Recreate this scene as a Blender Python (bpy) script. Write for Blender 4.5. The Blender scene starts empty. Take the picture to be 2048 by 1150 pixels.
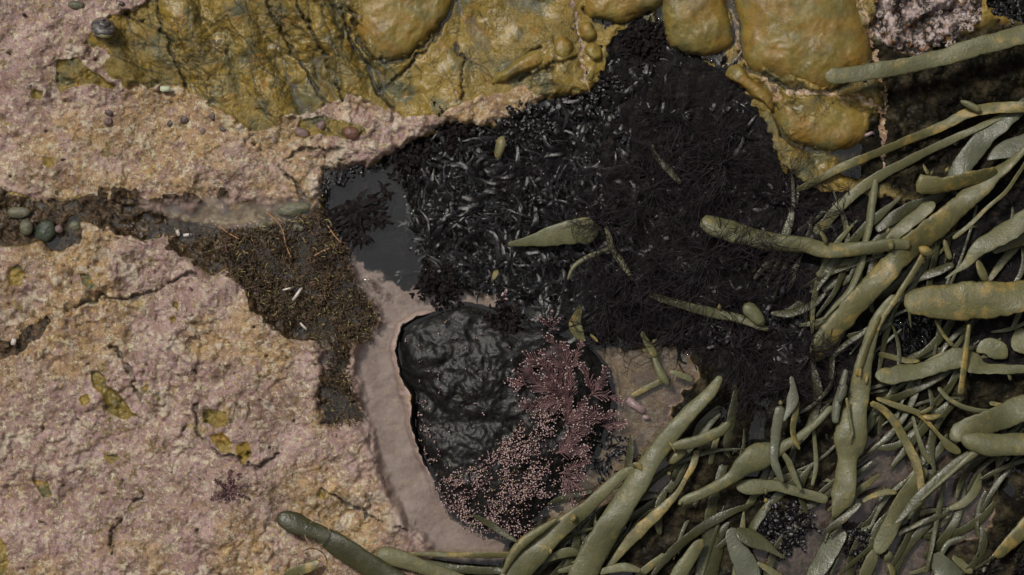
import bpy, math, random
import numpy as np
from mathutils import Vector, Matrix
rnd = random.Random(7)
S = 0.00025            # metres per photo pixel: the pool edge in view is about half a metre wide
HC = 5200.0            # camera height above the water, in the same units
sc = bpy.context.scene
C = sc.collection
# ---------------------------------------------------------------- camera, sky, sun, exposure
cam = bpy.data.objects.new('camera', bpy.data.cameras.new('camera')); C.objects.link(cam)
cam.location = (0, 0, HC*S); cam.data.sensor_width = 36; cam.data.lens = 36*HC/2048
cam.data.clip_start = 0.02; cam.data.clip_end = 100; sc.camera = cam
SUN_EL, SUN_AZ = math.radians(55), math.radians(-40)     # azimuth from +Y (top of picture), negative = left
w = bpy.data.worlds.new('World'); sc.world = w; w.use_nodes = True
wn = w.node_tree; bg = wn.nodes['Background']
sky = wn.nodes.new('ShaderNodeTexSky'); sky.sky_type = 'NISHITA'; sky.sun_disc = False
sky.sun_elevation = SUN_EL; sky.sun_rotation = SUN_AZ; sky.dust_density = 6; sky.air_density = 1.2
hs = wn.nodes.new('ShaderNodeHueSaturation'); hs.inputs['Saturation'].default_value = 0.3   # thin high overcast
wn.links.new(sky.outputs[0], hs.inputs['Color']); # overcast sky: brightest overhead, dim toward the horizon
tcw = wn.nodes.new('ShaderNodeTexCoord'); sxw = wn.nodes.new('ShaderNodeSeparateXYZ'); mrw = wn.nodes.new('ShaderNodeMapRange'); mrw.interpolation_type = 'SMOOTHSTEP'
for k_, v_ in zip(('From Min','From Max','To Min','To Max'), (.45,1.0,.02,1.55)): mrw.inputs[k_].default_value = v_
vmw = wn.nodes.new('ShaderNodeVectorMath'); vmw.operation = 'SCALE'
wn.links.new(tcw.outputs['Generated'], sxw.inputs[0]); wn.links.new(sxw.outputs[2], mrw.inputs['Value'])
wn.links.new(hs.outputs[0], vmw.inputs[0]); wn.links.new(mrw.outputs[0], vmw.inputs['Scale']); wn.links.new(vmw.outputs[0], bg.inputs['Color'])
bg.inputs['Strength'].default_value = 0.13
sl = bpy.data.lights.new('sun', 'SUN'); sl.energy = 4.6; sl.angle = math.radians(10); sl.color = (1, 0.95, 0.87)
so = bpy.data.objects.new('sun', sl); C.objects.link(so)
sd = Vector((math.sin(SUN_AZ)*math.cos(SUN_EL), math.cos(SUN_AZ)*math.cos(SUN_EL), math.sin(SUN_EL)))
so.rotation_euler = sd.to_track_quat('Z', 'Y').to_euler(); so.location = sd*3
sc.view_settings.view_transform = 'Standard'; sc.view_settings.look = 'None'
sc.view_settings.exposure = -0.78; sc.view_settings.gamma = 1
sc.render.engine = 'CYCLES'; sc.cycles.transparent_max_bounces = 16

# ---------------------------------------------------------------- numpy noise and polygon fields
def _h(ix, iy, seed):
    n = (ix.astype(np.int64)*374761393 + iy.astype(np.int64)*668265263 + seed*982451653) & 0xffffffff
    n = ((n ^ (n >> 13))*1274126177) & 0xffffffff
    return ((n ^ (n >> 16)) & 0xffffff)/16777215.0
def vn(x, y, s, seed=0):
    x = x/s; y = y/s; ix = np.floor(x); iy = np.floor(y); fx = x-ix; fy = y-iy
    fx = fx*fx*(3-2*fx); fy = fy*fy*(3-2*fy)
    a = _h(ix, iy, seed); b = _h(ix+1, iy, seed); c = _h(ix, iy+1, seed); d = _h(ix+1, iy+1, seed)
    return (a*(1-fx)+b*fx)*(1-fy)+(c*(1-fx)+d*fx)*fy
def fbm(x, y, s, o=4, seed=0, g=0.5):
    r = 0; a = 1; t = 0
    for i in range(o):
        r = r+a*vn(x+i*17.3, y-i*9.1, s, seed+i*31); t += a; a *= g; s /= 2.07
    return r/t
def worley(x, y, s, seed=0):
    x = x/s; y = y/s; ix = np.floor(x); iy = np.floor(y)
    d1 = np.full(x.shape, 9.0); idv = np.zeros(x.shape)
    for a in (-1, 0, 1):
        for b in (-1, 0, 1):
            cx = ix+a+_h(ix+a, iy+b, seed); cy = iy+b+_h(ix+a, iy+b, seed+7)
            d = np.hypot(x-cx, y-cy); m = d < d1
            idv = np.where(m, _h(ix+a, iy+b, seed+13), idv); d1 = np.where(m, d, d1)
    return d1, idv
def sdf(px, py, poly):                       # signed distance, positive inside
    d = np.full(px.shape, 1e9); ins = np.zeros(px.shape, bool); n = len(poly)
    for i in range(n):
        x0, y0 = poly[i]; x1, y1 = poly[(i+1) % n]
        ex, ey = x1-x0, y1-y0; t = np.clip(((px-x0)*ex+(py-y0)*ey)/(ex*ex+ey*ey+1e-9), 0, 1)
        d = np.minimum(d, np.hypot(px-x0-t*ex, py-y0-t*ey))
        if y0 != y1: ins ^= ((y0 > py) != (y1 > py)) & (px < ex*(py-y0)/(y1-y0)+x0)
    return np.where(ins, d, -d)
def line_d(px, py, pts):
    d = np.full(px.shape, 1e9)
    for (x0, y0), (x1, y1) in zip(pts[:-1], pts[1:]):
        ex, ey = x1-x0, y1-y0; t = np.clip(((px-x0)*ex+(py-y0)*ey)/(ex*ex+ey*ey), 0, 1)
        d = np.minimum(d, np.hypot(px-x0-t*ex, py-y0-t*ey))
    return d
def ss(a, b, x):
    t = np.clip((x-a)/(b-a), 0, 1); return t*t*(3-2*t)

# ---------------------------------------------------------------- zones of the shore, traced in photo pixels
SHELF = [(-900,-900),(310,-900),(312,2),(270,22),(235,32),(190,62),(172,92),(205,97),(225,104),(213,130),(232,160),(262,176),(300,172),(350,174),(398,192),(440,222),(470,240),(505,265),(562,258),(568,235),(640,213),(700,197),(760,212),(800,236),(850,236),(900,224),(950,196),(1000,182),(1045,174),(1075,190),(1150,215),(1180,200),(1200,260),(1100,330),(900,330),(760,350),(690,395),(630,400),(560,405),(420,400),(250,398),(100,395),(-900,392)]
OLIVEHOLE = [[(-40,1060),(8,1075),(20,1110),(14,1160),(-40,1160)],[(610,600),(625,605),(622,618),(610,615)],[(350,600),(362,605),(358,622),(346,612)],[(340,635),(352,632),(358,645),(346,648)],[(118,122),(160,118),(185,140),(215,158),(235,175),(222,182),(180,170),(150,178),(125,185),(112,160)],
 [(585,268),(600,240),(640,232),(680,238),(725,255),(735,270),(700,280),(670,272),(640,268),(610,278)],
 [(183,742),(205,740),(222,770),(245,790),(265,815),(285,832),(250,835),(215,820),(210,790),(190,770)],
 [(165,790),(178,785),(185,800),(172,812),(162,803)],[(408,825),(430,815),(458,822),(462,850),(440,855),(412,842)],[(420,870),(450,862),(470,880),(465,905),(440,900)],
 [(475,890),(500,880),(505,910),(488,925),(478,910)],[(70,958),(102,962),(110,990),(90,995),(78,982)],[(208,905),(235,908),(247,915),(225,925),(212,918)],[(165,545),(185,552),(200,575),(190,582),(172,570)],[(285,775),(305,765),(300,780),(288,788)],
 [(20,535),(40,530),(55,545),(45,570),(20,575)],[(90,315),(115,318),(112,335),(95,332)],[(68,180),(95,185),(88,200),(70,198)],[(640,975),(655,985),(648,1000),(634,992)]]
LOWLEFT = [(-900,480),(60,490),(120,497),(160,490),(165,455),(225,440),(270,470),(330,470),(380,505),(400,535),(470,555),(500,590),(520,610),(560,650),(590,665),(640,700),(650,750),(640,800),(640,850),(730,855),(745,880),(770,960),(800,1030),(830,1070),(850,1100),(870,1300),(900,2200),(-900,2200)]
GREYSTRIP = [(270,400),(640,395),(640,410),(600,440),(530,455),(440,458),(360,440),(300,420)]
TURF = [(170,430),(300,430),(420,450),(560,440),(640,420),(680,470),(700,540),(740,600),(770,640),(740,690),(690,690),(700,760),(730,850),(640,855),(655,800),(650,700),(600,665),(560,650),(500,590),(470,555),(400,535),(340,480),(240,460)]
PALE = [(700,520),(760,560),(800,590),(880,575),(960,590),(1000,620),(900,610),(800,650),(785,700),(800,770),(820,850),(860,960),(880,1030),(930,1060),(1000,1085),(1010,1110),(960,1120),(880,1110),(840,1070),(800,1020),(770,950),(745,870),(715,760),(712,720),(740,680),(770,640),(750,610),(720,570)]
BLACK = [(640,395),(660,350),(700,345),(790,305),(830,280),(900,245),(960,255),(1030,240),(1090,195),(1180,190),(1215,120),(1215,80),(1265,50),(1280,20),(1300,45),(1335,40),(1335,100),(1400,115),(1455,135),(1490,180),(1520,230),(1555,330),(1640,385),(1800,400),(2600,300),(2600,760),(1720,760),(1700,800),(1500,790),(1420,740),(1380,700),(1300,680),(1200,690),(1150,640),(1040,600),(900,580),(850,580),(780,600),(740,560),(700,510)]
WATERGREY = [(650,340),(760,330),(800,300),(860,560),(840,600),(780,600),(720,545),(690,490),(650,420)]
RIGHTPINK = [(1160,700),(1380,690),(1400,760),(1340,800),(1330,880),(1340,960),(1280,1000),(1200,1020),(1100,1060),(1150,950),(1220,850)]
RIGHTPINK2 = [(1770,850),(1900,900),(1980,985),(1985,1040),(1960,1080),(1880,1100),(1860,1200),(1560,1200),(1500,1060),(1640,980),(1700,900)]
DARKROCK = [(1735,80),(1800,95),(1960,60),(2800,-100),(2800,420),(1900,420),(1700,360),(1680,300),(1740,260),(1750,200)]
BARN = [(1730,-200),(1960,-200),(1965,50),(1920,70),(1900,95),(1830,110),(1780,100),(1745,60)]
TOPRIGHTBLACK = [(1962,-300),(2900,-300),(2900,60),(2040,40),(1980,25)]
BOP = [(800,650),(830,630),(880,615),(930,600),(990,612),(1035,640),(1110,650),(1180,680),(1228,740),(1240,820),(1205,910),(1150,985),(1090,1035),(1045,1078),(975,1082),(920,1050),(882,1010),(862,960),(835,905),(818,850),(820,790),(797,755),(786,700)]
LEFTBASE = [(690,470),(860,540),(1000,590),(1000,640),(830,700),(820,800),(900,1040),(1010,1090),(1000,1112),(870,1112),(700,1200),(0,1200),(0,600),(500,600),(600,640)]
VALLEY = [(1050,700),(1180,690),(1700,560),(2900,400),(2900,2200),(900,2200),(980,1120),(1060,1060),(1180,960),(1240,850)]
PCRACKS = [([(105,640),(160,615),(205,592),(240,598),(285,592),(310,585),(350,560),(395,545)],3),([(225,690),(262,735),(270,760),(290,800)],2.5),([(225,1110),(232,1060),(262,1020),(285,985)],2.5),([(640,975),(700,1010),(760,1040),(832,1062)],2.5),([(395,810),(405,880),(440,905),(520,930),(560,905)],2.5),([(610,395),(560,330),(610,300),(690,300)],2)]
POCKETS = [[(-40,668),(20,668),(60,645),(100,628),(112,645),(70,680),(30,715),(-40,730)],[(640,770),(680,775),(735,850),(645,853)],[(20,455),(160,430),(165,485),(100,500),(60,480)]]
CRACKS = [([(704,20),(722,80),(742,116),(780,128),(820,114),(860,74),(893,37),(906,-10)],4,1),([(1168,18),(1200,42),(1250,48),(1290,33),(1330,2)],5,1),([(1315,15),(1322,55),(1340,95),(1380,112),(1420,116),(1458,96),(1470,60),(1455,0)],5,1),([(1462,-40),(1478,60),(1490,128),(1538,164),(1590,178),(1640,190),(1704,164),(1748,128),(1742,60)],7,1),([(1545,208),(1560,272),(1605,298),(1680,308),(1735,284),(1750,235)],6,1),([(315,-40),(325,60),(345,100),(362,150),(385,200)],3,1),([(520,-20),(560,60),(590,110),(640,190),(660,220)],2.4,1),([(585,-20),(615,50),(640,90),(690,200)],2.4,1),
 ([(650,-20),(690,40),(705,80),(730,130),(760,190),(785,215)],4,1),([(905,-20),(898,30),(870,75),(835,120),(790,160),(770,175)],4,1),([(1140,-20),(1160,70),(1165,120),(1175,190)],5,0),
 ([(985,165),(1020,140),(1080,95)],3,1),([(1040,160),(1110,130),(1150,120)],4,1),([(1460,-40),(1475,90),(1490,140),(1540,175),(1560,205)],6,0),([(1520,0),(1560,60),(1580,130)],2,1),
 ([(1540,200),(1570,185),(1640,185),(1720,200),(1760,220)],6,0),([(250,30),(262,44),(300,38)],1.6,1),
 ([(1700,-60),(1730,40),(1745,100),(1765,180),(1765,330)],6,0),([(880,0),(960,-5)],2,1),([(910,90),(930,120),(920,200)],2,1)]

def fields(X, Y):
    """height and zone masks of the shore at photo-pixel positions"""
    wx = X+(fbm(X,Y,42,4,1)-.5)*44; wy = Y+(fbm(X,Y,42,4,5)-.5)*44
    wx2 = X+(fbm(X,Y,16,3,1)-.5)*20; wy2 = Y+(fbm(X,Y,16,3,5)-.5)*20
    lobes = 7*(0.55-worley(X,Y,20,3)[0])                       # scalloped rim of the crust
    low_w = ss(330,380,Y)*(X < 640)
    sh = sdf(wx2+(wx-wx2)*low_w,wy2+((wy-wy2)*1.4)*low_w,SHELF)+lobes; low = sdf(wx,wy,LOWLEFT); gs = sdf(wx2,wy2,GREYSTRIP); tu = sdf(wx,wy,TURF)
    pa = sdf(wx2,wy2,PALE); bl = sdf(wx2,wy2,BLACK); r1 = sdf(wx,wy,RIGHTPINK)+lobes*1.5; r2 = sdf(wx,wy,RIGHTPINK2)+lobes
    dr = sdf(wx,wy,DARKROCK); ba = sdf(wx,wy,BARN); tb = sdf(wx,wy,TOPRIGHTBLACK); va = sdf(X,Y,VALLEY)
    wg = sdf(wx2,wy2,WATERGREY)
    hole = np.full(X.shape, -1e9)
    for p in OLIVEHOLE: hole = np.maximum(hole, sdf(wx2*.5+X*.5,wy2*.5+Y*.5,p))
    crackd = np.full(X.shape, 0.0); pcr = np.zeros(X.shape)
    for pts, wd, kind in CRACKS:
        wd = wd if kind else wd*.62
        c = 1-ss(wd*.35, wd*1.5, line_d(wx2,wy2,pts))
        if kind: crackd = np.maximum(crackd, c)
        else: pcr = np.maximum(pcr, 1-ss(wd*.7,wd*1.4,line_d(wx2,wy2,pts)+(fbm(X,Y,9,2,77)-.5)*11))
    big = fbm(X,Y,150,4,20); mid = fbm(X,Y,38,4,30); fine = fbm(X,Y,11,3,40)
    # pink crust relief
    d1, id1 = worley(wx2,wy2,26,50); d2, id2 = worley(wx2,wy2,9,60)
    knob = ss(.62,0,d1)*(id1 > .45)*id1; nod = ss(.6,.1,d2)
    patch = ss(.42,.62,fbm(X,Y,130,3,71))
    pinkrel = (big-.5)*60+(mid-.5)*(17+22*patch)+(fine-.5)*(4+9*patch)+(vn(wx2,wy2,6,808)-.5)*4+knob*5*(0.35+patch)+nod*1.6
    fold = np.abs(vn(X*.86-Y*.5+(mid-.5)*60,(X*.5+Y*.86)*.33,75,93)-.5)*2
    oliv = 24+(big-.5)*46+(fold-.4)*36+(fbm(X*.9-Y*.35,Y*.3,60,3,90)-.5)*24+(mid-.5)*7 - crackd*11
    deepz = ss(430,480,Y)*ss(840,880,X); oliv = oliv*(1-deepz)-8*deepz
    H = oliv
    m = ss(-3,4,sh); H = H*(1-m)+(22+pinkrel)*m
    H = np.where(sh > -3, H-ss(60,0,np.abs(Y-405))*(X < 650)*12, H)
    # shelf front falls into the groove
    g = ss(-16,10,-(sh))*ss(380,400,Y)*(1-ss(-6,12,low))*(1-ss(640,720,X+(mid-.5)*120))
    groove = 7+(mid-.5)*42+(fine-.5)*18
    H = H*(1-g)+groove*g
    m = ss(-4,16,low); H = H*(1-m)+(26+pinkrel*1.0)*m
    m = ss(-6,14,gs); H = H*(1-m)+(4-(Y-395)*.3+(mid-.5)*26+(fine-.5)*8)*m
    m = ss(-8,8,tu)*(1-ss(-2,10,low)); H = H*(1-m)+(1+(mid-.5)*34+(fine-.5)*22)*m
    mb = ss(-14,22,bl); H = H*(1-mb)+(-22+26*ss(1120,1260,X+(mid-.5)*200)+(mid-.5)*18)*mb
    bo = sdf(X,Y,BOP)
    m = ss(4,22,bo); H = H*(1-m)-52*m
    m = ss(-30,60,va)*(1-ss(-6,6,bo)); H = H*(1-m)+(5+(big-.5)*30+(mid-.5)*20)*m
    m = np.exp(-(((X-1835)/60)**2+((Y-660)/55)**2)); H = H-26*m
    m = np.maximum(ss(-3,6,r1),ss(-3,6,r2))*(1-ss(-8,0,bo)); H = H*(1-m)+(-5+(big-.5)*14+(mid-.5)*6)*m
    m = ss(-14,10,pa)*(1-ss(-12,6,bo)); H = H*(1-m)+(-10+(big-.5)*14+(mid-.5)*7+(fine-.5)*3)*m
    m = ss(-10,10,wg); H = H*(1-m)+(-13+(mid-.5)*9)*m
    m = ss(-20,20,dr); H = H*(1-m)+(12+(big-.5)*60+(mid-.5)*36+(fine-.5)*12)*m
    m = ss(-8,12,ba); H = H*(1-m)+(24+(big-.5)*60+(np.abs(mid-.5)*2)*60-20+(fine-.5)*10)*m
    m = ss(-8,12,tb); H = H*(1-m)+(-20+(mid-.5)*30)*m
    m = ss(-1,4,hole); H = H-6*m
    H = H-pcr*4
    # pits
    dp, idp = worley(wx2,wy2,44,110); pit = ss(.06+.22*(idp-.8),.02,dp+(fine-.5)*.12)*(idp > .8)*((sh > 12)|(low > 14))
    for pts, wd in PCRACKS: pit = np.maximum(pit, 1-ss(wd*.4,wd*1.6,line_d(wx2,wy2,pts)+(fbm(X,Y,30,2,78)-.5)*9))
    H = H-pit*12
    pocket = np.full(X.shape,-1e9)
    for p in POCKETS: pocket = np.maximum(pocket, sdf(wx,wy,p))
    H = H-7*ss(-4,10,pocket)
    rough = np.zeros(X.shape)
    # unseen gully sides beyond the picture, raised to block low sky and darken the right
    ox = np.maximum(np.maximum(-X,X-2048),0); oy = np.maximum(np.maximum(-Y,Y-1150),0)
    d = np.hypot(ox,oy)
    lim = 1900+700*ss(2048,2600,X)+ (fbm(X,Y,700,5,200)-.5)*900
    start = 260-120*ss(1500,2400,X)
    H = H+ss(start,start+1500,d)*lim + ss(0,1200,d)*(fbm(X,Y,260,5,210)-.5)*360
    pink = np.maximum(np.maximum(ss(-1.5,2.5,sh)*(1-ss(-8,6,bl)),ss(-2,6,low)),np.maximum(ss(-1,3,r1),ss(-1,3,r2)))
    pink = np.maximum(pink, ss(0.35,.9,pcr)*(1-ss(-5,5,bl)))
    pink = pink*(1-ss(-1.5,1.5,hole))
    # near the groove the crust gives way to brown turf
    tu2 = tu+(mid-.5)*80+(fine-.5)*26
    turf = np.maximum(ss(-4,8,tu2)*(1-ss(8,20,low+(fine-.5)*26))*(X < 800), ss(0.55,.9,g)*(1-ss(-2,8,gs))*(X < 640))
    turf = np.maximum(turf, ss(.53,.62,mid+(26-np.abs(Y-405))*.008)*ss(60,20,np.abs(Y-412))*(X < 460))
    turf = np.maximum(turf, ss(-3,5,pocket))
    black = np.maximum(ss(-6,6,bl+(fbm(X,Y,14,2,9)-.5)*18)*(1-ss(-30,18,pa+(mid-.5)*60)), ss(-4,6,tb))
    black = np.maximum(black, ss(1,7,bo+(fine-.5)*8))
    pale = np.maximum(ss(-14,10,pa)*(1-ss(-3,5,bo)),ss(-3,6,gs)*.55)
    rim = ss(7,1.5,np.abs(sh-1))*(1-black)
    base = ss(-4,4,sdf(X,Y,LEFTBASE))*(1-turf)*(1-ss(-1.5,1.5,hole)); pink = np.maximum(pink, base)
    pale = np.where((pa > -30)&(base > .5)&(pa < 4), np.maximum(pale, ss(-30,-4,pa+(mid-.5)*30)*.9), pale)
    cream = np.clip(knob*1.2*patch,0,1)+rim*.25+.8*ss(.62,.7,fbm(X,Y,30,3,131))*patch
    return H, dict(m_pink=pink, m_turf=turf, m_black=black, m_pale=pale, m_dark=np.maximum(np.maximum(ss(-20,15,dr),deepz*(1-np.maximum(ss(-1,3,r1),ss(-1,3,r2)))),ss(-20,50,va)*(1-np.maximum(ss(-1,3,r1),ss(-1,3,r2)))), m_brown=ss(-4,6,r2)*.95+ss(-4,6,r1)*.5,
                   m_barn=ss(-6,8,ba), m_crack=np.clip(crackd,0,1), m_cream=np.clip(cream,0,1), m_pit=pit, m_wet=wg, m_ochre=ss(.44,.6,fbm(X,Y,170,3,141)))

# ---------------------------------------------------------------- node helper
class NT:
    def __init__(s, name):
        s.m = bpy.data.materials.new(name); s.m.use_nodes = True; s.t = s.m.node_tree; s.t.nodes.clear()
        s.out = s.n('ShaderNodeOutputMaterial'); g = s.n('ShaderNodeNewGeometry')
        v = s.n('ShaderNodeVectorMath'); v.operation = 'SCALE'; s.l(g.outputs['Position'], v.inputs[0]); v.inputs['Scale'].default_value = 1/S
        s.pos = v.outputs[0]; s.geo = g
    def n(s, k): return s.t.nodes.new(k)
    def l(s, a, b): s.t.links.new(a, b)
    def put(s, sock, v):
        if hasattr(v, 'node'): s.l(v, sock)
        else: sock.default_value = (*v, 1) if isinstance(v, tuple) and len(v) == 3 and sock.type == 'RGBA' else v
    def noise(s, size, det=3, rough=.55, dist=0, vec=None, off=0):
        n = s.n('ShaderNodeTexNoise'); v = vec or s.pos
        if off:
            a = s.n('ShaderNodeVectorMath'); s.l(v, a.inputs[0]); a.inputs[1].default_value = (off, off*.7, off*.3); v = a.outputs[0]
        s.l(v, n.inputs['Vector']); n.inputs['Scale'].default_value = 1/size; n.inputs['Detail'].default_value = det
        n.inputs['Roughness'].default_value = rough; n.inputs['Distortion'].default_value = dist
        return n.outputs['Fac']
    def vor(s, size, feat='F1', out='Distance', vec=None):
        n = s.n('ShaderNodeTexVoronoi'); n.feature = feat; s.l(vec or s.pos, n.inputs['Vector']); n.inputs['Scale'].default_value = 1/size
        return n.outputs[out]
    def warp(s, size, amt):
        n = s.n('ShaderNodeTexNoise'); s.l(s.pos, n.inputs['Vector']); n.inputs['Scale'].default_value = 1/size; n.inputs['Detail'].default_value = 4
        a = s.n('ShaderNodeVectorMath'); a.operation = 'SUBTRACT'; s.l(n.outputs['Color'], a.inputs[0]); a.inputs[1].default_value = (.5,.5,.5)
        b = s.n('ShaderNodeVectorMath'); b.operation = 'MULTIPLY_ADD'; s.l(a.outputs[0], b.inputs[0]); b.inputs[1].default_value = (amt,)*3; s.l(s.pos, b.inputs[2])
        return b.outputs[0]
    def stretch(s, sx, sy, rot=0):
        m = s.n('ShaderNodeMapping'); s.l(s.pos, m.inputs['Vector']); m.inputs['Scale'].default_value = (sx, sy, 1); m.inputs['Rotation'].default_value = (0,0,rot)
        return m.outputs[0]
    def mr(s, v, a, b, c=0, d=1):
        n = s.n('ShaderNodeMapRange'); n.interpolation_type = 'SMOOTHSTEP'; s.put(n.inputs['Value'], v)
        for k, x in zip(('From Min','From Max','To Min','To Max'), (a,b,c,d)): n.inputs[k].default_value = x
        return n.outputs[0]
    def math(s, op, a, b=0):
        n = s.n('ShaderNodeMath'); n.operation = op; s.put(n.inputs[0], a); s.put(n.inputs[1], b); return n.outputs[0]
    def mix(s, f, a, b, mode='MIX'):
        n = s.n('ShaderNodeMix'); n.data_type = 'RGBA'; n.blend_type = mode; s.put(n.inputs[0], f); s.put(n.inputs[6], a); s.put(n.inputs[7], b)
        return n.outputs[2]
    def attr(s, k):
        n = s.n('ShaderNodeAttribute'); n.attribute_name = k; return n.outputs['Fac']
    def bump(s, h, dist, strength=1, nrm=None):
        n = s.n('ShaderNodeBump'); n.inputs['Distance'].default_value = dist*S; n.inputs['Strength'].default_value = strength
        s.l(h, n.inputs['Height'])
        if nrm: s.l(nrm, n.inputs['Normal'])
        return n.outputs[0]
    def bsdf(s, col, rough, nrm=None, spec=.5, coat=0, coat_r=.1, sub=0):
        p = s.n('ShaderNodeBsdfPrincipled'); s.put(p.inputs['Base Color'], col); s.put(p.inputs['Roughness'], rough)
        s.put(p.inputs['Specular IOR Level'], spec); s.put(p.inputs['Coat Weight'], coat); p.inputs['Coat Roughness'].default_value = coat_r
        if nrm: s.l(nrm, p.inputs['Normal'])
        if nrm and coat: s.l(nrm, p.inputs['Coat Normal'])
        s.l(p.outputs[0], s.out.inputs['Surface']); return p

def olive_nodes(t, veiny=1):
    """colour and roughness of the ochre-green rock"""
    a = t.mix(t.mr(t.noise(130,4,.6),.35,.62), (.155,.108,.024), (.27,.18,.036))
    a = t.mix(t.mr(t.noise(70,5,.6,off=300),.47,.66), a, (.085,.09,.055))
    a = t.mix(t.mr(t.noise(45,4,.6,off=700),.56,.68), a, (.27,.15,.03))
    a = t.mix(t.mr(t.noise(26,5,.7,off=900),.42,.72,0,.7), a, (.29,.22,.075))
    st = t.noise(40,5,.65,1.2,vec=t.stretch(1,.35,.5)); a = t.mix(t.mr(st,.55,.68,0,.7), a, (.04,.042,.02))
    v = t.vor(70,'DISTANCE_TO_EDGE',vec=t.warp(40,60)); veins = t.mr(v,.0,.018,1,0)
    v2 = t.vor(26,'DISTANCE_TO_EDGE',vec=t.warp(22,34)); veins2 = t.mr(v2,.0,.045,1,0)
    veins = t.math('MULTIPLY', veins, t.mr(t.noise(60,2,off=120),.5,.62))
    veins2 = t.math('MULTIPLY', veins2, t.mr(t.noise(90,2,off=420),.52,.64))
    vv = t.math('MAXIMUM', veins, veins2)
    a = t.mix(t.mr(t.noise(11,4,.8,off=1300),.55,.66,0,.6), a, (.06,.055,.025))
    a = t.mix(t.math('MULTIPLY', vv, .75*veiny), a, (.035,.036,.022))
    a = t.mix(t.mr(t.noise(3.2,2,.8),.35,.7,0,.45), a, (.09,.07,.02))
    return a, vv

def mat_olive():
    t = NT('olive_rock'); c, vv = olive_nodes(t, .8); c = t.mix(.42, c, t.mix(t.mr(t.noise(70,4,.6,off=31),.42,.58),(.20,.105,.016),(.15,.125,.03)))
    h = t.math('SUBTRACT', t.noise(24,6,.62), t.math('MULTIPLY', vv, .10))
    t.bsdf(c, t.mr(t.noise(30,3,off=50),.3,.7,.36,.55), t.bump(h,2.6), .4)
    return t.m

def pink_nodes(t):
    mauve = t.mix(t.mr(t.noise(50,6,.72,off=30),.38,.62), (.215,.125,.122), (.375,.265,.255))
    mauve = t.mix(t.mr(t.noise(150,3,.6,off=1500),.48,.66,0,.75), mauve, (.17,.10,.085))
    och = t.math('MULTIPLY', t.attr('m_ochre'), t.mr(t.noise(34,5,.7,off=60),.34,.52))
    a = t.mix(t.math('MULTIPLY', och, .85), mauve, t.mix(t.mr(t.noise(28,5,.75,off=2100),.4,.6),(.23,.13,.045),(.41,.27,.10)))
    a = t.mix(t.mr(t.noise(60,5,.7,off=777),.54,.66,0,.7), a, (.17,.105,.075))
    a = t.mix(t.mr(t.noise(16,4,.7,off=90),.53,.62,0,.85), a, (.48,.41,.30))
    a = t.mix(t.mr(t.noise(20,5,.75,off=190),.56,.64,0,.85), a, (.13,.085,.055))
    a = t.mix(t.mr(t.noise(7,4,.8,off=290),.54,.63,0,.7), a, (.38,.27,.05))
    a = t.mix(t.mr(t.noise(40,6,.8,off=3900),.58,.63,0,.85), a, (.50,.45,.30))
    a = t.mix(t.mr(t.noise(55,6,.8,off=3950),.60,.64,0,.7), a, (.30,.22,.035))
    a = t.mix(t.mr(t.noise(13,5,.8,off=390),.57,.63,0,.9), a, (.56,.53,.38))
    a = t.mix(t.mr(t.noise(15,5,.78,off=490),.60,.64,0,.9), a, (.045,.038,.02))
    a = t.mix(t.math('MULTIPLY', t.mr(t.noise(22,5,.78,off=2490),.56,.60), t.mr(t.noise(160,2,off=2600),.48,.56)), a, (.13,.095,.02))
    a = t.mix(t.mr(t.noise(12,3,.7,off=560),.66,.71,0,.6), a, (.24,.27,.2))
    a = t.mix(t.mr(t.attr('m_cream'),.5,.95,0,.6), a, t.mix(t.noise(14,2), (.62,.56,.38), (.52,.46,.42)))
    a = t.mix(t.mr(t.noise(3.5,3,.9,off=11),.35,.65,0,.5), a, (.15,.10,.08))
    a = t.mix(t.mr(t.noise(4,3,.9,off=611),.55,.7,0,.5), a, (.5,.43,.36))
    return a

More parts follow.
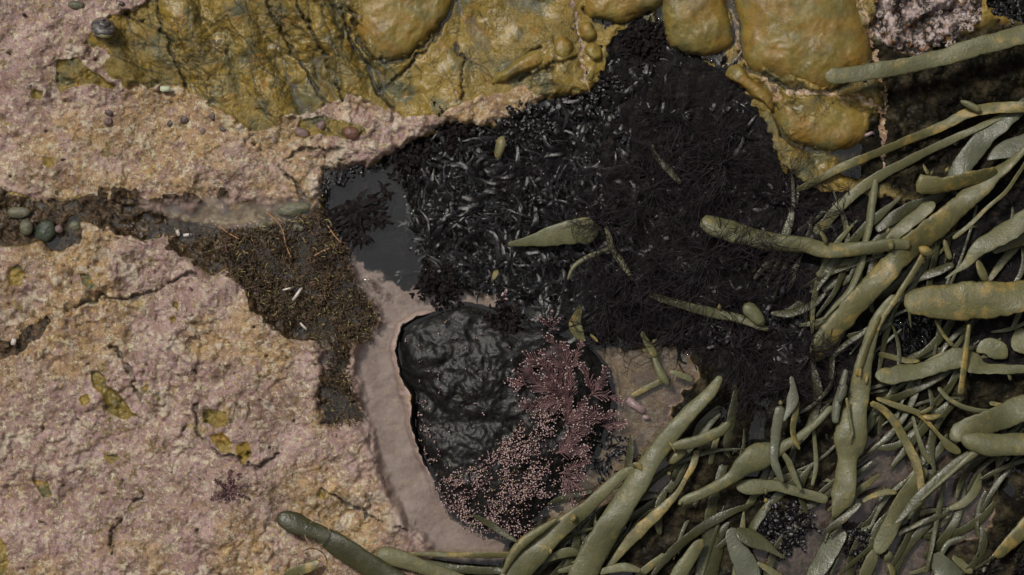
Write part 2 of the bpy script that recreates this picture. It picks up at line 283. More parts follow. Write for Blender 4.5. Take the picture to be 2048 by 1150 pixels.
def mat_shore():
    t = NT('shore_rock'); ol, vv = olive_nodes(t); pk = pink_nodes(t)
    fz = t.noise(9,3,.7,off=77)
    def edge(name, lo=.42, hi=.58, amt=.35):
        return t.mr(t.math('ADD', t.attr(name), t.math('MULTIPLY', t.math('SUBTRACT', fz, .5), amt)), lo, hi)
    a = t.mix(t.math('MULTIPLY', t.attr('m_crack'), .85), ol, (.025,.024,.016))
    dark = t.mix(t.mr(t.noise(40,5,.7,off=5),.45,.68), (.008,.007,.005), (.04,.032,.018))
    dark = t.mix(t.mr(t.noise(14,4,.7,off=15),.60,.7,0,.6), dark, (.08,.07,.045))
    a = t.mix(t.attr('m_dark'), a, dark)  # dark rock, and a black bed painting the deep shade between wrack fronds
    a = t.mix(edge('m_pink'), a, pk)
    tf = t.mix(t.mr(t.noise(14,6,.85,off=25),.42,.62), (.014,.010,.006), (.10,.06,.032))
    tf = t.mix(t.mr(t.noise(5,4,.9,off=35),.58,.66,0,.9), tf, (.24,.20,.09))
    a = t.mix(t.attr('m_brown'), a, t.mix(t.mr(t.noise(9,4,.8,off=69),.52,.68,0,.7),t.mix(t.mr(t.noise(30,6,.75,off=66),.4,.6),(.04,.026,.018),(.12,.08,.066)),(.16,.13,.085)))
    a = t.mix(edge('m_turf',.35,.65), a, tf)
    pl = t.mix(t.mr(t.noise(50,4,.6,off=45),.35,.65), (.25,.175,.155), (.33,.25,.225))
    pl = t.mix(t.mr(t.noise(18,4,.7,off=55),.56,.68,0,.6), pl, (.38,.30,.19))
    pl = t.mix(t.mr(t.noise(9,4,.8,off=4100),.58,.7,0,.6), pl, (.15,.09,.075))
    a = t.mix(t.math('MULTIPLY', t.attr('m_pale'), .9), a, pl)  # smooth pale crust, its paleness partly standing in for sky veil on the water
    a = t.mix(edge('m_black',.35,.65,.5), a, t.mix(t.mr(t.noise(18,4,.7,off=65),.55,.7), (.010,.009,.009), (.03,.022,.018)))
    bn = t.mix(t.mr(t.noise(34,5,.75,off=85),.46,.58), (.025,.02,.016), (.36,.29,.28))
    bn = t.mix(t.mr(t.noise(20,5,.8,off=885),.55,.64,0,.9), bn, (.5,.44,.38))
    bn = t.mix(t.mr(t.noise(20,4,.7,1.5,off=95),.56,.64,0,.9), bn, (.28,.12,.03))
    a = t.mix(edge('m_barn'), a, bn)
    a = t.mix(t.math('MULTIPLY', t.attr('m_pit'), .7), a, (.04,.035,.025))
    rough = t.mr(t.attr('m_pink'),0,1,.3,.6)
    h = t.math('ADD', t.noise(12,5,.7), t.math('MULTIPLY', t.noise(4,3,.8), .45))
    h2 = t.math('MULTIPLY', vv, -.15); h = t.math('ADD', h, h2)
    h = t.math('MULTIPLY', h, t.mr(t.attr('m_pale'),0,1,1,.4)); h = t.math('MULTIPLY', h, t.mr(t.noise(90,4,.7,off=3100),.4,.62,.2,1.15))
    t.bsdf(a, rough, t.bump(h,6,.8), t.mr(t.math('MAXIMUM',t.attr('m_dark'),t.attr('m_black')),0,1,.32,.04))
    return t.m

def mat_water():
    t = NT('pool_water')
    r = t.attr('ruffle')
    h = t.mr(t.noise(19,3,.6,2.2,vec=t.stretch(1,.6,.7)),.42,.62); h = t.math('MULTIPLY', h, r)
    nrm = t.bump(h, 14, 1)
    f = t.n('ShaderNodeFresnel'); f.inputs['IOR'].default_value = 1.62; t.l(nrm, f.inputs['Normal'])
    g = t.n('ShaderNodeBsdfGlossy'); g.inputs['Roughness'].default_value = .03; t.l(nrm, g.inputs['Normal'])
    tr = t.n('ShaderNodeBsdfTransparent'); tr.inputs['Color'].default_value = (.93,.95,.93,1)
    mx = t.n('ShaderNodeMixShader'); t.l(f.outputs[0], mx.inputs[0]); t.l(tr.outputs[0], mx.inputs[1]); t.l(g.outputs[0], mx.inputs[2])
    t.l(mx.outputs[0], t.out.inputs['Surface']); return t.m

def mat_wrack(name, base, yel, amt, rough=.42):
    t = NT(name)
    oi = t.n('ShaderNodeObjectInfo'); rv = oi.outputs['Random']
    a = t.mix(t.mr(t.noise(40,4,.6),.35,.65), base, tuple(x*.72 for x in base))
    a = t.mix(t.mr(t.noise(34,5,.65,off=210),.60-amt,.76-amt,0,.8), a, yel)
    a = t.mix(t.mr(t.noise(13,5,.8,off=510),.58,.68,0,.6), a, yel)
    a = t.mix(t.mr(t.noise(10,5,.8,off=310),.60,.68,0,.6), a, (.11,.06,.025))
    a = t.mix(t.mr(t.noise(24,5,.7,off=810),.56,.7,0,.6), a, (.05,.05,.025))
    a = t.mix(t.mr(t.noise(3,2,.8,off=41),.3,.7,0,.3), a, (.07,.07,.04))
    a = t.mix(t.mr(rv,0,1,0,.35), a, (.07,.075,.035))
    h = t.math('ADD', t.noise(16,4,.6), t.math('MULTIPLY', t.noise(4,2,.8), .3))
    t.bsdf(a, t.mr(t.noise(30,4,.7,off=5000),.35,.65,rough-.08,rough+.14), t.bump(h,1.6), .36); return t.m

def mat_simple(name, cols, size, rough=.4, bump=3, spec=.5, coat=0, bsize=None):
    t = NT(name); a = t.mix(t.mr(t.noise(size,4,.65),.35,.65), cols[0], cols[1])
    if len(cols) > 2: a = t.mix(t.mr(t.noise(size*.6,4,.7,off=99),.56,.68,0,.85), a, cols[2])
    t.bsdf(a, rough, t.bump(t.noise(bsize or size*.5,4,.65), bump), spec, coat); return t.m

M_OLIVE = mat_olive(); M_SHORE = mat_shore(); M_WATER = mat_water()
M_W = dict(grey=mat_wrack('wrack_grey_green',(.118,.115,.055),(.27,.20,.06),.03), yellow=mat_wrack('wrack_yellow_green',(.12,.11,.042),(.30,.20,.05),.12),
           dark=mat_wrack('wrack_dark_and_shaded',(.036,.036,.015),(.11,.085,.02),.02,.3), pale=mat_wrack('wrack_slate_and_reflection',(.10,.105,.078),(.2,.19,.1),-.05,.3))  # dark also paints shade on lower fronds; pale also paints sky reflections
M_BLACKWEED = mat_simple('black_weed',[(.004,.004,.004),(.009,.007,.008)],12,.3,1,.3)
M_MATTEWEED = mat_simple('matte_black_weed',[(.004,.003,.003),(.012,.008,.008)],12,.6,1,.1)
M_FIL = mat_simple('dark_purple_filament',[(.005,.0038,.0045),(.022,.015,.019)],30,.45,1,.16)
M_CORAL = mat_simple('pink_coralline',[(.045,.02,.023),(.15,.08,.08)],20,.5,1,.4)
M_BEAD = mat_simple('coralline_tip',[(.50,.39,.37),(.25,.15,.15)],8,.4,1,.5)
M_GOLDBEAD = mat_simple('golden_segment',[(.30,.25,.09),(.18,.15,.06)],8,.4,1,.5)
M_TURFBIT = mat_simple('turf_branchlet',[(.03,.02,.012),(.09,.06,.03),(.17,.10,.075)],40,.5,1,.4)
M_BOULDER = mat_simple('wet_black_boulder',[(.003,.003,.003),(.008,.008,.007),(.03,.026,.018)],14,.42,2,.3,0,9)
M_SHELL = mat_simple('bleached_shell',[(.5,.46,.42),(.38,.34,.31)],20,.4,1)
M_PINKSHELL = mat_simple('pink_shell',[(.27,.19,.19),(.20,.14,.14)],20,.45,1)
M_NODULE = mat_simple('dark_nodule',[(.04,.03,.03),(.09,.06,.055)],14,.35,3)
M_PINKNOD = mat_simple('pink_nodule',[(.17,.11,.10),(.10,.065,.06)],12,.5,3)
M_PEBBLE = mat_simple('grey_green_pebble',[(.07,.075,.05),(.11,.10,.06)],18,.5,3)
M_ANEM = mat_simple('dark_red_flesh',[(.10,.045,.03),(.14,.07,.045)],10,.3,2)

# ---------------------------------------------------------------- object helpers
def P(x, y, z=0):                                       # picture pixel at height z -> metres
    k = 1-z/HC
    return Vector(((x-1024)*S*k, (575-y)*S*k, z*S))
def link(name, verts, faces, mat, parent=None, loc=None, smooth=True):
    me = bpy.data.meshes.new(name); loc = Vector(loc) if loc is not None else Vector((0,0,0))
    v = np.asarray(verts, dtype=np.float64).reshape(-1,3)-np.array(loc)
    me.from_pydata(v.tolist() if len(v) < 1 else [tuple(r) for r in v], [], faces)
    if smooth: me.polygons.foreach_set('use_smooth', [True]*len(me.polygons))
    me.materials.append(mat); me.update()
    o = bpy.data.objects.new(name, me); C.objects.link(o)
    if parent is not None: o.parent = parent; o.location = loc-parent.location
    else: o.location = loc
    return o
def tag(o, label, cat, group=None, kind=None):
    o['label'] = label; o['category'] = cat
    if group: o['group'] = group
    if kind: o['kind'] = kind
    return o
def empty(name, loc):
    o = bpy.data.objects.new(name, None); C.objects.link(o); o.location = loc; o.empty_display_size = .01; return o

# ---------------------------------------------------------------- the shore
def axis(lo, hi, step, far):
    a = list(np.arange(lo, hi+.1, step)); s = step
    b = []; x = hi
    while x < far: s = min(s*1.09, 2500); x += s; b.append(x)
    s = step; f = []; x = lo
    while x > -far: s = min(s*1.09, 2500); x -= s; f.append(x)
    return np.array(f[::-1]+a+b)
def grid_mesh(name, xs, ys, Z, mat, attrs):
    nx, ny = len(xs), len(ys); X, Y = np.meshgrid(xs, ys)
    co = np.stack([(X-1024)*S, (575-Y)*S, Z*S], -1).reshape(-1,3)
    i = np.arange(nx*ny).reshape(ny,nx)
    q = np.stack([i[:-1,:-1], i[1:,:-1], i[1:,1:], i[:-1,1:]], -1).reshape(-1,4)
    me = bpy.data.meshes.new(name); me.vertices.add(len(co)); me.vertices.foreach_set('co', co.ravel())
    me.loops.add(q.size); me.loops.foreach_set('vertex_index', q.ravel().astype(np.int32)); me.polygons.add(len(q))
    me.polygons.foreach_set('loop_start', np.arange(0,q.size,4,dtype=np.int32)); me.polygons.foreach_set('loop_total', np.full(len(q),4,np.int32))
    me.polygons.foreach_set('use_smooth', np.ones(len(q),bool)); me.update(calc_edges=True)
    for k, a in attrs.items():
        at = me.attributes.new(k,'FLOAT','POINT'); at.data.foreach_set('value', np.asarray(a,dtype=np.float32).ravel())
    me.materials.append(mat); o = bpy.data.objects.new(name, me); C.objects.link(o); return o
def veins(GX, GY, xs, ys, H, crack):
    r = random.Random(21); lines = []
    def walk(x, y, a, n, w, d):
        pts = [(x,y)]
        for i in range(n):
            a += r.uniform(-.28,.28); st = r.uniform(5,10); x += math.cos(a)*st; y += math.sin(a)*st; pts.append((x,y))
            if d and r.random() < .3: walk(x,y,a+r.choice([-1,1])*r.uniform(.4,1),n//2,w*.75,d-1)
        lines.append((pts,w))
    for k in range(13): walk(340+r.uniform(-6,6),60+k*9,r.choice([math.pi,0])+r.uniform(-.5,.5),r.randint(8,17),1.3,2)
    for k in range(24): walk(r.uniform(240,1150),r.uniform(0,230),r.choice([.9,1.2,3.6,2.4])+r.uniform(-.3,.3),r.randint(5,13),r.uniform(.8,1.3),1)
    for k in range(8): walk(r.uniform(420,700),r.uniform(-10,20),1.15+r.uniform(-.1,.1),22,1.2,1)
    for pts, w in lines:
        px = [p[0] for p in pts]; py = [p[1] for p in pts]
        j0,j1 = np.searchsorted(xs,[min(px)-6,max(px)+6]); i0,i1 = np.searchsorted(ys,[min(py)-6,max(py)+6])
        if j1 <= j0 or i1 <= i0: continue
        sl_ = (slice(i0,i1),slice(j0,j1)); c = (1-ss(w*.6,w*2.1,line_d(GX[sl_],GY[sl_],pts)))*.8
        crack[sl_] = np.maximum(crack[sl_],c); H[sl_] -= c*1.5
xs = axis(-40, 2090, 2.5, 40000); ys = axis(-40, 1190, 2.5, 40000)
GX, GY = np.meshgrid(xs, ys); GH, GM = fields(GX, GY); GM.pop('m_wet'); veins(GX,GY,xs,ys,GH,GM['m_crack'])
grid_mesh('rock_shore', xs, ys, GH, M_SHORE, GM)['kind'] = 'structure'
HT = GH
def hz(x, y):                                           # height of the shore, nearest grid point
    i = int(np.clip(np.searchsorted(ys, y),0,len(ys)-1)); j = int(np.clip(np.searchsorted(xs, x),0,len(xs)-1)); return float(HT[i,j])
wxs = axis(-100, 2150, 8, 900); wys = axis(-100, 1250, 8, 900); WX, WY = np.meshgrid(wxs, wys)
ruf = ss(-8,14,sdf(WX+(fbm(WX,WY,30,3,8)-.5)*30,WY+(fbm(WX,WY,30,3,18)-.5)*30,BLACK))*(1-ss(-6,12,sdf(WX,WY,WATERGREY)))
grid_mesh('water', wxs, wys, np.zeros_like(WX), M_WATER, dict(ruffle=ruf))['kind'] = 'structure'

# ---------------------------------------------------------------- boulders: domes over a traced outline
def dome(name, outline, ztop, zbot, mat, label, group=None, nr=34, na=150, rough=1.0, power=.5, seed=1, cat='rock'):
    cx = sum(p[0] for p in outline)/len(outline); cy = sum(p[1] for p in outline)/len(outline)
    n = len(outline); pts = []
    for k in range(na):                                 # closed Catmull-Rom round the outline
        u = k/na*n; i = int(u); f = u-i; p = [outline[(i+j-1) % n] for j in range(4)]
        pts.append(tuple(.5*((2*p[1][c])+(-p[0][c]+p[2][c])*f+(2*p[0][c]-5*p[1][c]+4*p[2][c]-p[3][c])*f*f+(-p[0][c]+3*p[1][c]-3*p[2][c]+p[3][c])*f**3) for c in (0,1)))
    o = np.array(pts); r = (np.arange(nr+1)/nr)[:,None,None]**.8
    XY = np.array([cx,cy])+(o[None]-np.array([cx,cy]))*r
    X = XY[...,0]; Y = XY[...,1]; rr = np.broadcast_to(r[...,0],X.shape)
    Z = zbot+(ztop-zbot)*np.clip(1-rr**3,0,1)**power
    X = X+(fbm(X,Y,24,3,seed)-.5)*10*rr; Y = Y+(fbm(X,Y,24,3,seed+3)-.5)*10*rr
    Z = Z+((fbm(X,Y,60,4,seed)-.5)*30+(fbm(X,Y,20,3,seed+9)-.5)*5)*rough*(1-rr**6)
    k = 1-Z/HC
    v = np.stack([(X-1024)*S*k,(575-Y)*S*k,Z*S],-1).reshape(-1,3)
    f = []
    for i in range(nr):
        for j in range(na):
            a = i*na+j; b = i*na+(j+1) % na
            if i == 0: f.append((0, a+na, b+na))
            else: f.append((a, a+na, b+na, b))
    ob = link(name, v, f, mat, loc=P(cx,cy,zbot)); tag(ob, label, cat, group); return ob, (X,Y,Z)
BO = BOP
_, BZ = dome('wet_boulder', BO, 30, -50, M_BOULDER, 'large black wet boulder with rounded left end, half covered by pink tipped coralline', nr=90, na=300, rough=1.25, power=.28, seed=5, cat='boulder')
def bz(x, y):
    d = (BZ[0]-x)**2+(BZ[1]-y)**2; return float(BZ[2].ravel()[int(d.argmin())])
G_OL = 'ochre boulders along the top edge'
for outl, zt, zb, lab, sd_ in [
 ([(690,-120),(900,-120),(906,-10),(893,35),(860,72),(820,112),(780,126),(742,116),(722,80),(704,20)],24,-4,'ochre boulder with black mottling at the top, right of the long parallel cracks',11),
 ([(1150,-120),(1330,-120),(1328,2),(1290,30),(1250,45),(1200,40),(1168,18)],34,-6,'mossy ochre boulder directly above the highest tip of the black seaweed',12),
 ([(1335,-120),(1448,-120),(1452,0),(1466,60),(1458,92),(1420,112),(1380,108),(1340,92),(1325,50),(1322,15)],34,-8,'pale ochre boulder between the black seaweed tip and the biggest golden boulder',13),
 ([(1468,-140),(1700,-140),(1722,0),(1738,60),(1742,128),(1700,160),(1640,185),(1590,172),(1540,160),(1492,128),(1480,60)],50,-8,'biggest golden boulder, smooth and rounded, beside the tip of the top grey strap',14),
 ([(1545,205),(1580,186),(1650,192),(1715,208),(1745,235),(1728,282),(1680,302),(1605,292),(1562,270),(1548,238)],26,-14,'cracked brown rock slab below the biggest golden boulder',15),
 ([(1108,75),(1125,68),(1145,85),(1143,115),(1128,132),(1110,120),(1102,95)],18,-2,'oval ochre cobble left of the pink crusted crack',16),
 ([(1160,50),(1180,44),(1192,58),(1194,76),(1180,84),(1163,76)],18,-2,'small mossy cobble at the top inside the pink crusted crack',17),
 ([(1168,95),(1185,84),(1202,98),(1206,120),(1190,126),(1172,115)],22,-2,'squarish ochre cobble left of the black seaweed',18),
 ([(975,165),(1010,135),(1060,102),(1100,88),(1112,100),(1090,128),(1040,150),(1000,166)],20,-6,'low ochre slab slanting between the two top cracks',19),
 ([(1450,150),(1470,125),(1500,150),(1545,185),(1550,225),(1520,205),(1480,175)],22,-16,'narrow ochre stone wedged along the edge of the black seaweed',20)]:
    dome('ochre_boulder', outl, zt+(6 if zt > 25 else 14), zb, M_OLIVE, lab, G_OL, 60, 220, .55, .42, sd_)

# ---------------------------------------------------------------- wrack fronds
def cr(pts, step=5.0):
    out = []; n = len(pts)
    for i in range(n-1):
        p0 = pts[max(i-1,0)]; p1 = pts[i]; p2 = pts[i+1]; p3 = pts[min(i+2,n-1)]
        m = max(2, int(math.hypot(p2[0]-p1[0],p2[1]-p1[1])/step))
        for k in range(m):
            f = k/m
            out.append([.5*((2*a)+(-z+b)*f+(2*z-5*a+4*b-c)*f*f+(-z+3*a-3*b+c)*f**3) for z,a,b,c in zip(p0,p1,p2,p3)])
    out.append(list(pts[-1])); return np.array(out)
def strap(pts, z, flat=.36, seed=0, seg=14, wob=1.0, zend=None, arch=0):
    """solid ribbon: centreline (x, y, width) in pixels, heights z..zend, elliptical section with a faint midrib"""
    p = [(a[0],a[1],a[2]) for a in pts]
    n0 = len(p); zz = [z+(zend-z)*i/(n0-1) if zend is not None else z for i in range(n0)]
    q = cr([(*a, b) for a, b in zip(p, zz)])
    L = len(q); d = np.gradient(q[:,:2],axis=0); d /= np.linalg.norm(d,axis=1)[:,None]+1e-9
    s = np.concatenate([[0],np.cumsum(np.hypot(*np.diff(q[:,:2],axis=0).T))]); tot = s[-1]
    wd = np.maximum(q[:,2],1.5)*.46; ce = [.35,1.8,.6,1.2,.25][seed % 5]
    # rounded ends
    r0 = np.sqrt(np.clip(1-(1-np.clip(s/(wd[0]*ce+1e-6),0,1))**2,.02,1)); r1 = np.sqrt(np.clip(1-(1-np.clip((tot-s)/(wd[-1]*ce+1e-6),0,1))**2,.02,1))
    en = r0*r1; so_ = seed*13.7
    eL = wd*en*(1+.16*wob*(vn(s+so_,s*0,26,seed)-.5)+.1*wob*(vn(s,s*0+5,7,seed)-.5)); eR = wd*en*(1+.16*wob*(vn(s+so_,s*0+99,22,seed+4)-.5)+.1*wob*(vn(s,s*0+55,7,seed+2)-.5))
    q3 = q[:,3]+arch*np.sin(np.pi*s/tot)+wob*6*(vn(s+so_,s*0+3,60,seed+7)-.5)
    tw = (vn(s,s*0+1,80,seed+8)-.5)*.9*wob
    V = []
    for k in range(seg):
        a = 2*math.pi*k/seg; cu = math.cos(a); sv = math.sin(a)
        side = np.where(cu > 0, eR*cu, eL*cu); th = wd*en*flat*(1+.12*wob*(vn(s,s*0+k*9,12,seed+k)-.5))
        h = th*math.copysign(abs(sv)**1.0,sv)*.8; side = side*abs(cu)**-.18 if abs(cu) > 1e-6 else side; h = h+(th*.3*math.exp(-(cu/.3)**2) if sv > 0 else 0)
        X = q[:,0]-d[:,1]*side; Y = q[:,1]+d[:,0]*side; Z = q3+h+side*tw
        kk = 1-Z/HC; V.append(np.stack([(X-1024)*S*kk,(575-Y)*S*kk,Z*S],-1))
    V = np.stack(V,1).reshape(-1,3); F = []
    for i in range(L-1):
        for k in range(seg):
            a = i*seg+k; b = i*seg+(k+1) % seg; F.append((a,a+seg,b+seg,b))
    F.append(tuple(range(seg))[::-1][::-1]); F.append(tuple((L-1)*seg+k for k in range(seg))[::-1])
    return V, F
fid = [0]
def wrack(label, pts, z=20, mat='grey', kids=(), zend=None, flat=.3, name='wrack_strap', cat='seaweed', group=None, arch=0, wob=1.0):
    fid[0] += 1; loc = P(pts[0][0],pts[0][1],z); m = M_W[mat]
    V, F = strap(pts, z, flat*.62, fid[0], zend=zend, arch=arch, wob=wob*1.25)
    if not kids:
        return tag(link(name, V, F, m, loc=loc), label, cat, group)
    root = empty(name, loc); tag(root, label, cat, group)
    link('stem', V, F, m, root, loc)
    for kd in kids:
        nm, kp, kz = kd[0], kd[1], kd[2]; km = M_W[kd[3]] if len(kd) > 3 else m
        fid[0] += 1; V, F = strap(kp, kz, .8 if nm in ('bud','air_bladder') else .5, fid[0])
        link(nm, V, F, km, root, P(kp[0][0],kp[0][1],kz))
    return root
W = wrack
W('longest grey strap with a squared tip lying over the golden boulder at top right',[(1650,146,16),(1668,152,36),(1731,145,36),(1800,133,36),(1870,118,37),(1960,92,40),(2048,68,42),(2140,42,42)],96,kids=[('bud',[(1728,160,8),(1732,168,10),(1736,175,7)],92,'yellow')],flat=.3)
W('thin yellow-green frond sweeping down left to a pointed end in black weed',[(2130,212,28),(2048,214,26),(1985,216,25),(1935,226,23),(1890,250,22),(1800,287,18),(1740,312,18),(1680,336,20),(1645,355,15),(1610,373,14),(1592,381,5)],52,'yellow',zend=18,kids=[('side_branch',[(1962,222,14),(1935,208,14),(1920,202,5)],56,'grey')])
W('long olive frond with one drooping slender side branch',[(2050,215,8),(2010,230,11),(1950,258,14),(1880,290,18),(1820,320,20),(1760,352,22),(1715,382,24),(1680,412,24),(1650,447,24),(1622,482,20),(1600,505,8)],34,'grey',zend=10,kids=[('side_branch',[(1752,355,10),(1748,385,17),(1742,420,18),(1738,455,17),(1730,490,15),(1722,530,16),(1700,580,14),(1670,612,10),(1645,640,5)],26,'grey')])
W('broad slate-coloured blade running up to the right edge behind the cut stub',[(2070,200,30),(2045,215,32),(2010,240,38),(1975,270,42),(1945,305,46),(1915,345,44),(1900,368,20)],36,'pale',flat=.2)
W('broad pale blade with a pointed left tip, level with the cut stub',[(1974,320,4),(2000,304,32),(2030,293,44),(2060,285,46),(2130,272,46)],56,'pale',flat=.22)
W('knobbly yellow stub with a torn square left end and three nubs on top',[(1832,366,34),(1845,369,42),(1880,370,40),(1930,360,32),(1965,352,27),(1995,342,22)],64,'yellow',kids=[('bud',[(1846,328,6),(1852,340,8),(1858,350,9)],68),('bud',[(1866,340,6),(1862,352,9)],70),('bud',[(1897,334,7),(1890,346,10)],70)],wob=1.6,flat=.5)
W('thickest yellow-patched stem, crossing diagonally with knotted joint and left fork',[(2070,278,10),(2030,318,18),(1990,350,30),(1950,385,46),(1900,430,50),(1850,470,52),(1810,502,52),(1770,545,50),(1730,590,52),(1700,622,50),(1665,660,48),(1640,697,42),(1625,722,26)],62,'yellow',zend=34,flat=.5,kids=[
 ('side_branch',[(1822,490,20),(1790,489,26),(1740,496,30),(1690,500,32),(1650,500,34),(1610,490,36),(1560,486,38),(1500,474,42),(1455,460,48),(1425,452,44),(1402,440,26)],56,'grey'),
 ('side_branch',[(1850,505,16),(1835,532,14),(1815,562,13),(1790,600,14),(1766,632,15),(1752,662,12)],50,'yellow'),
 ('bud',[(1838,494,20),(1852,503,22),(1868,508,16)],66,'yellow'),('bud',[(1640,462,8),(1648,475,11),(1654,488,9)],66),('bud',[(1778,455,6),(1772,470,9)],60),('bud',[(1775,488,22),(1790,490,28)],64,'yellow')],wob=1.3)
W('dark olive blade partly hidden behind the upper half of the thickest stem',[(1752,462,14),(1780,440,28),(1825,415,28),(1870,398,24),(1890,380,18)],22,'dark')
W('second dark blade close under the thickest stem, showing a curled pale edge',[(1765,500,10),(1790,470,26),(1830,435,30),(1870,405,26)],34,'grey',flat=.25)
W('wiry yellow frond curving from the right edge just right of the thickest stem',[(2060,312,8),(2035,350,8),(2010,385,9),(1975,415,9),(1945,445,10),(1925,462,10),(1905,478,7)],60,'yellow')
W('broad blade ending in a long twisted point above the fattest frond',[(1890,557,3),(1915,540,10),(1935,525,20),(1955,500,32),(1985,480,42),(2020,460,44),(2060,435,44),(2140,395,44)],62,'grey',flat=.25)
W('short olive blade half hidden beneath the twisted-point blade',[(1985,505,10),(2010,492,22),(2048,480,26),(2120,470,26)],40,'grey')
W('fattest frond, blunt-ended and wrinkled, at the right edge',[(1808,608,26),(1822,606,52),(1862,602,72),(1910,603,82),(1960,602,82),(2010,596,74),(2048,591,70),(2140,580,66)],72,'yellow',flat=.42,kids=[('side_branch',[(1955,520,14),(1962,540,18),(1972,562,20)],76),('side_branch',[(1870,638,7),(1886,668,8),(1906,692,9)],44)],wob=.8)
W('olive strap with a ragged blunt left end and narrow upright crossing branch',[(1750,752,22),(1765,750,34),(1790,750,40),(1840,742,34),(1880,728,40),(1920,715,46),(1945,725,46),(1965,736,26),(2000,738,20),(2048,738,20),(2140,738,20)],42,'grey',kids=[('side_branch',[(1938,648,9),(1932,700,13),(1926,750,14),(1920,790,13)],60,'yellow'),('bud',[(2015,740,8),(2022,762,8)],44)],flat=.25,wob=1.6)
W('short squarish slate blade just below the fattest frond',[(1952,704,6),(1972,694,36),(1996,700,46),(2014,716,24)],14,'grey',flat=.15)
W('squarish slate blade cut by the right edge below the fattest frond',[(2022,680,40),(2040,682,56),(2110,682,56)],14,'grey',flat=.15)
W('thin curled frond like a hook below the upright crossing branch',[(1876,774,9),(1895,796,10),(1930,815,11),(1975,823,10),(2010,815,9),(2050,806,8)],40,'grey',flat=.6)
W('short pale twig lying above the doubled broad strap at right',[(1978,805,9),(2000,810,9),(2024,816,6)],44,'yellow')
W('broad doubled strap folded back on itself at the right edge',[(1910,884,20),(1920,866,42),(1970,848,52),(2010,832,56),(2060,812,60),(2140,790,60)],52,'grey',flat=.28,kids=[('side_branch',[(1922,872,18),(1945,884,40),(1985,890,50),(2048,888,50),(2140,885,50)],70,'grey')])
W('slender dark green frond pointing down left beneath the folded strap',[(1968,895,14),(1940,912,26),(1900,940,27),(1860,975,27),(1825,1010,24),(1800,1036,12),(1786,1048,3)],60,'dark',kids=[('side_branch',[(1960,898,20),(1925,925,14),(1880,965,9),(1840,1002,6)],66,'grey')],flat=.3)
W('wide grey-green blade underlying the slender dark green frond',[(1850,935,22),(1835,960,34),(1812,995,38),(1790,1035,40),(1772,1070,38),(1758,1096,30),(1752,1108,12)],28,'grey',flat=.2)
W('yellow jointed branch bending down from the bladder stem to the wide blade',[(1740,806,12),(1765,818,16),(1790,845,18),(1810,880,20),(1830,920,20),(1840,960,18),(1843,990,12),(1846,1018,14)],48,'yellow')
W('branch with a three-pronged tuft halfway and a flat oval end',[(1752,796,8),(1790,810,14),(1820,820,14),(1840,828,14),(1860,850,10),(1880,872,9),(1898,892,20),(1922,906,12)],36,'yellow',kids=[('side_branch',[(1838,826,8),(1852,822,11),(1866,813,8)],42),('side_branch',[(1845,832,8),(1862,835,13),(1884,829,6)],42)])
W('thin green twig with a pale swollen tip right of the yellow jointed branch',[(1825,832,8),(1835,870,9),(1848,905,12),(1862,928,8)],24,'grey')
W('upright stem with a large air bladder and yellow joint, cut off at an angle',[(1790,590,12),(1772,612,20),(1750,650,28),(1735,700,32),(1724,750,42),(1718,790,46),(1708,830,58),(1703,872,74),(1699,895,66),(1695,920,46),(1692,953,48),(1686,992,54),(1678,1012,36),(1667,1036,8)],46,'grey',flat=.5,kids=[
 ('side_branch',[(1693,795,7),(1700,840,7),(1704,868,7),(1696,884,5)],72,'grey'),('side_branch',[(1692,738,10),(1682,780,18),(1673,815,20),(1671,847,14)],58,'pale'),('side_branch',[(1692,768,8),(1684,787,17),(1677,806,9)],70,'pale'),
 ('side_branch',[(1760,630,10),(1735,690,12),(1722,730,13),(1712,752,8)],58,'yellow'),('bud',[(1722,735,7),(1719,755,6)],62,'yellow'),('bud',[(1734,750,7),(1732,770,8)],56,'yellow')],wob=.7)
W('grey branch ending in a bent finger shape, left of the upright bladder stem',[(1562,812,20),(1554,850,24),(1550,885,20),(1548,915,20),(1555,940,17),(1566,966,7)],64,'pale',kids=[('bud',[(1560,800,10),(1562,812,14)],66,'yellow')],flat=.5)
W('diamond-shaped grey leaflet hanging from the filament weed',[(1582,752,8),(1586,775,14),(1585,798,27),(1578,820,16),(1567,843,4)],70,'pale',flat=.3)
W('orange-tinged twisted branchlet beside the bent finger branch',[(1596,800,10),(1590,830,14),(1586,860,13),(1590,880,11),(1600,900,5)],62,'yellow')
W('short forked finger below the orange-tinged branchlet',[(1562,903,8),(1578,925,14),(1590,955,13),(1603,982,6)],56,'grey')
W('narrow upright frond between the forked finger and the upright bladder stem',[(1626,842,7),(1630,890,9),(1632,930,10),(1624,972,7)],40,'grey')
W('stem with a plump single bladder pointing down left to a yellow tip',[(1356,1008,8),(1374,999,22),(1409,985,24),(1461,957,28),(1488,932,46),(1515,915,60),(1540,905,48),(1565,893,26),(1600,872,18),(1632,846,16),(1664,812,14)],54,'grey',flat=.6,kids=[('bud',[(1356,1010,7),(1365,1004,11)],58,'yellow')],wob=.5)
W('rounded paddle-ended frond with orange buds hanging over the small black weed patch',[(1472,970,14),(1488,973,32),(1515,974,34),(1550,972,24),(1590,982,22),(1640,996,22),(1656,1002,14)],34,'grey',kids=[('bud',[(1530,975,10),(1532,990,10)],44),('bud',[(1530,996,13),(1534,1006,13)],46,'yellow'),('bud',[(1528,1010,8),(1526,1022,7)],40,'yellow')],wob=.6)
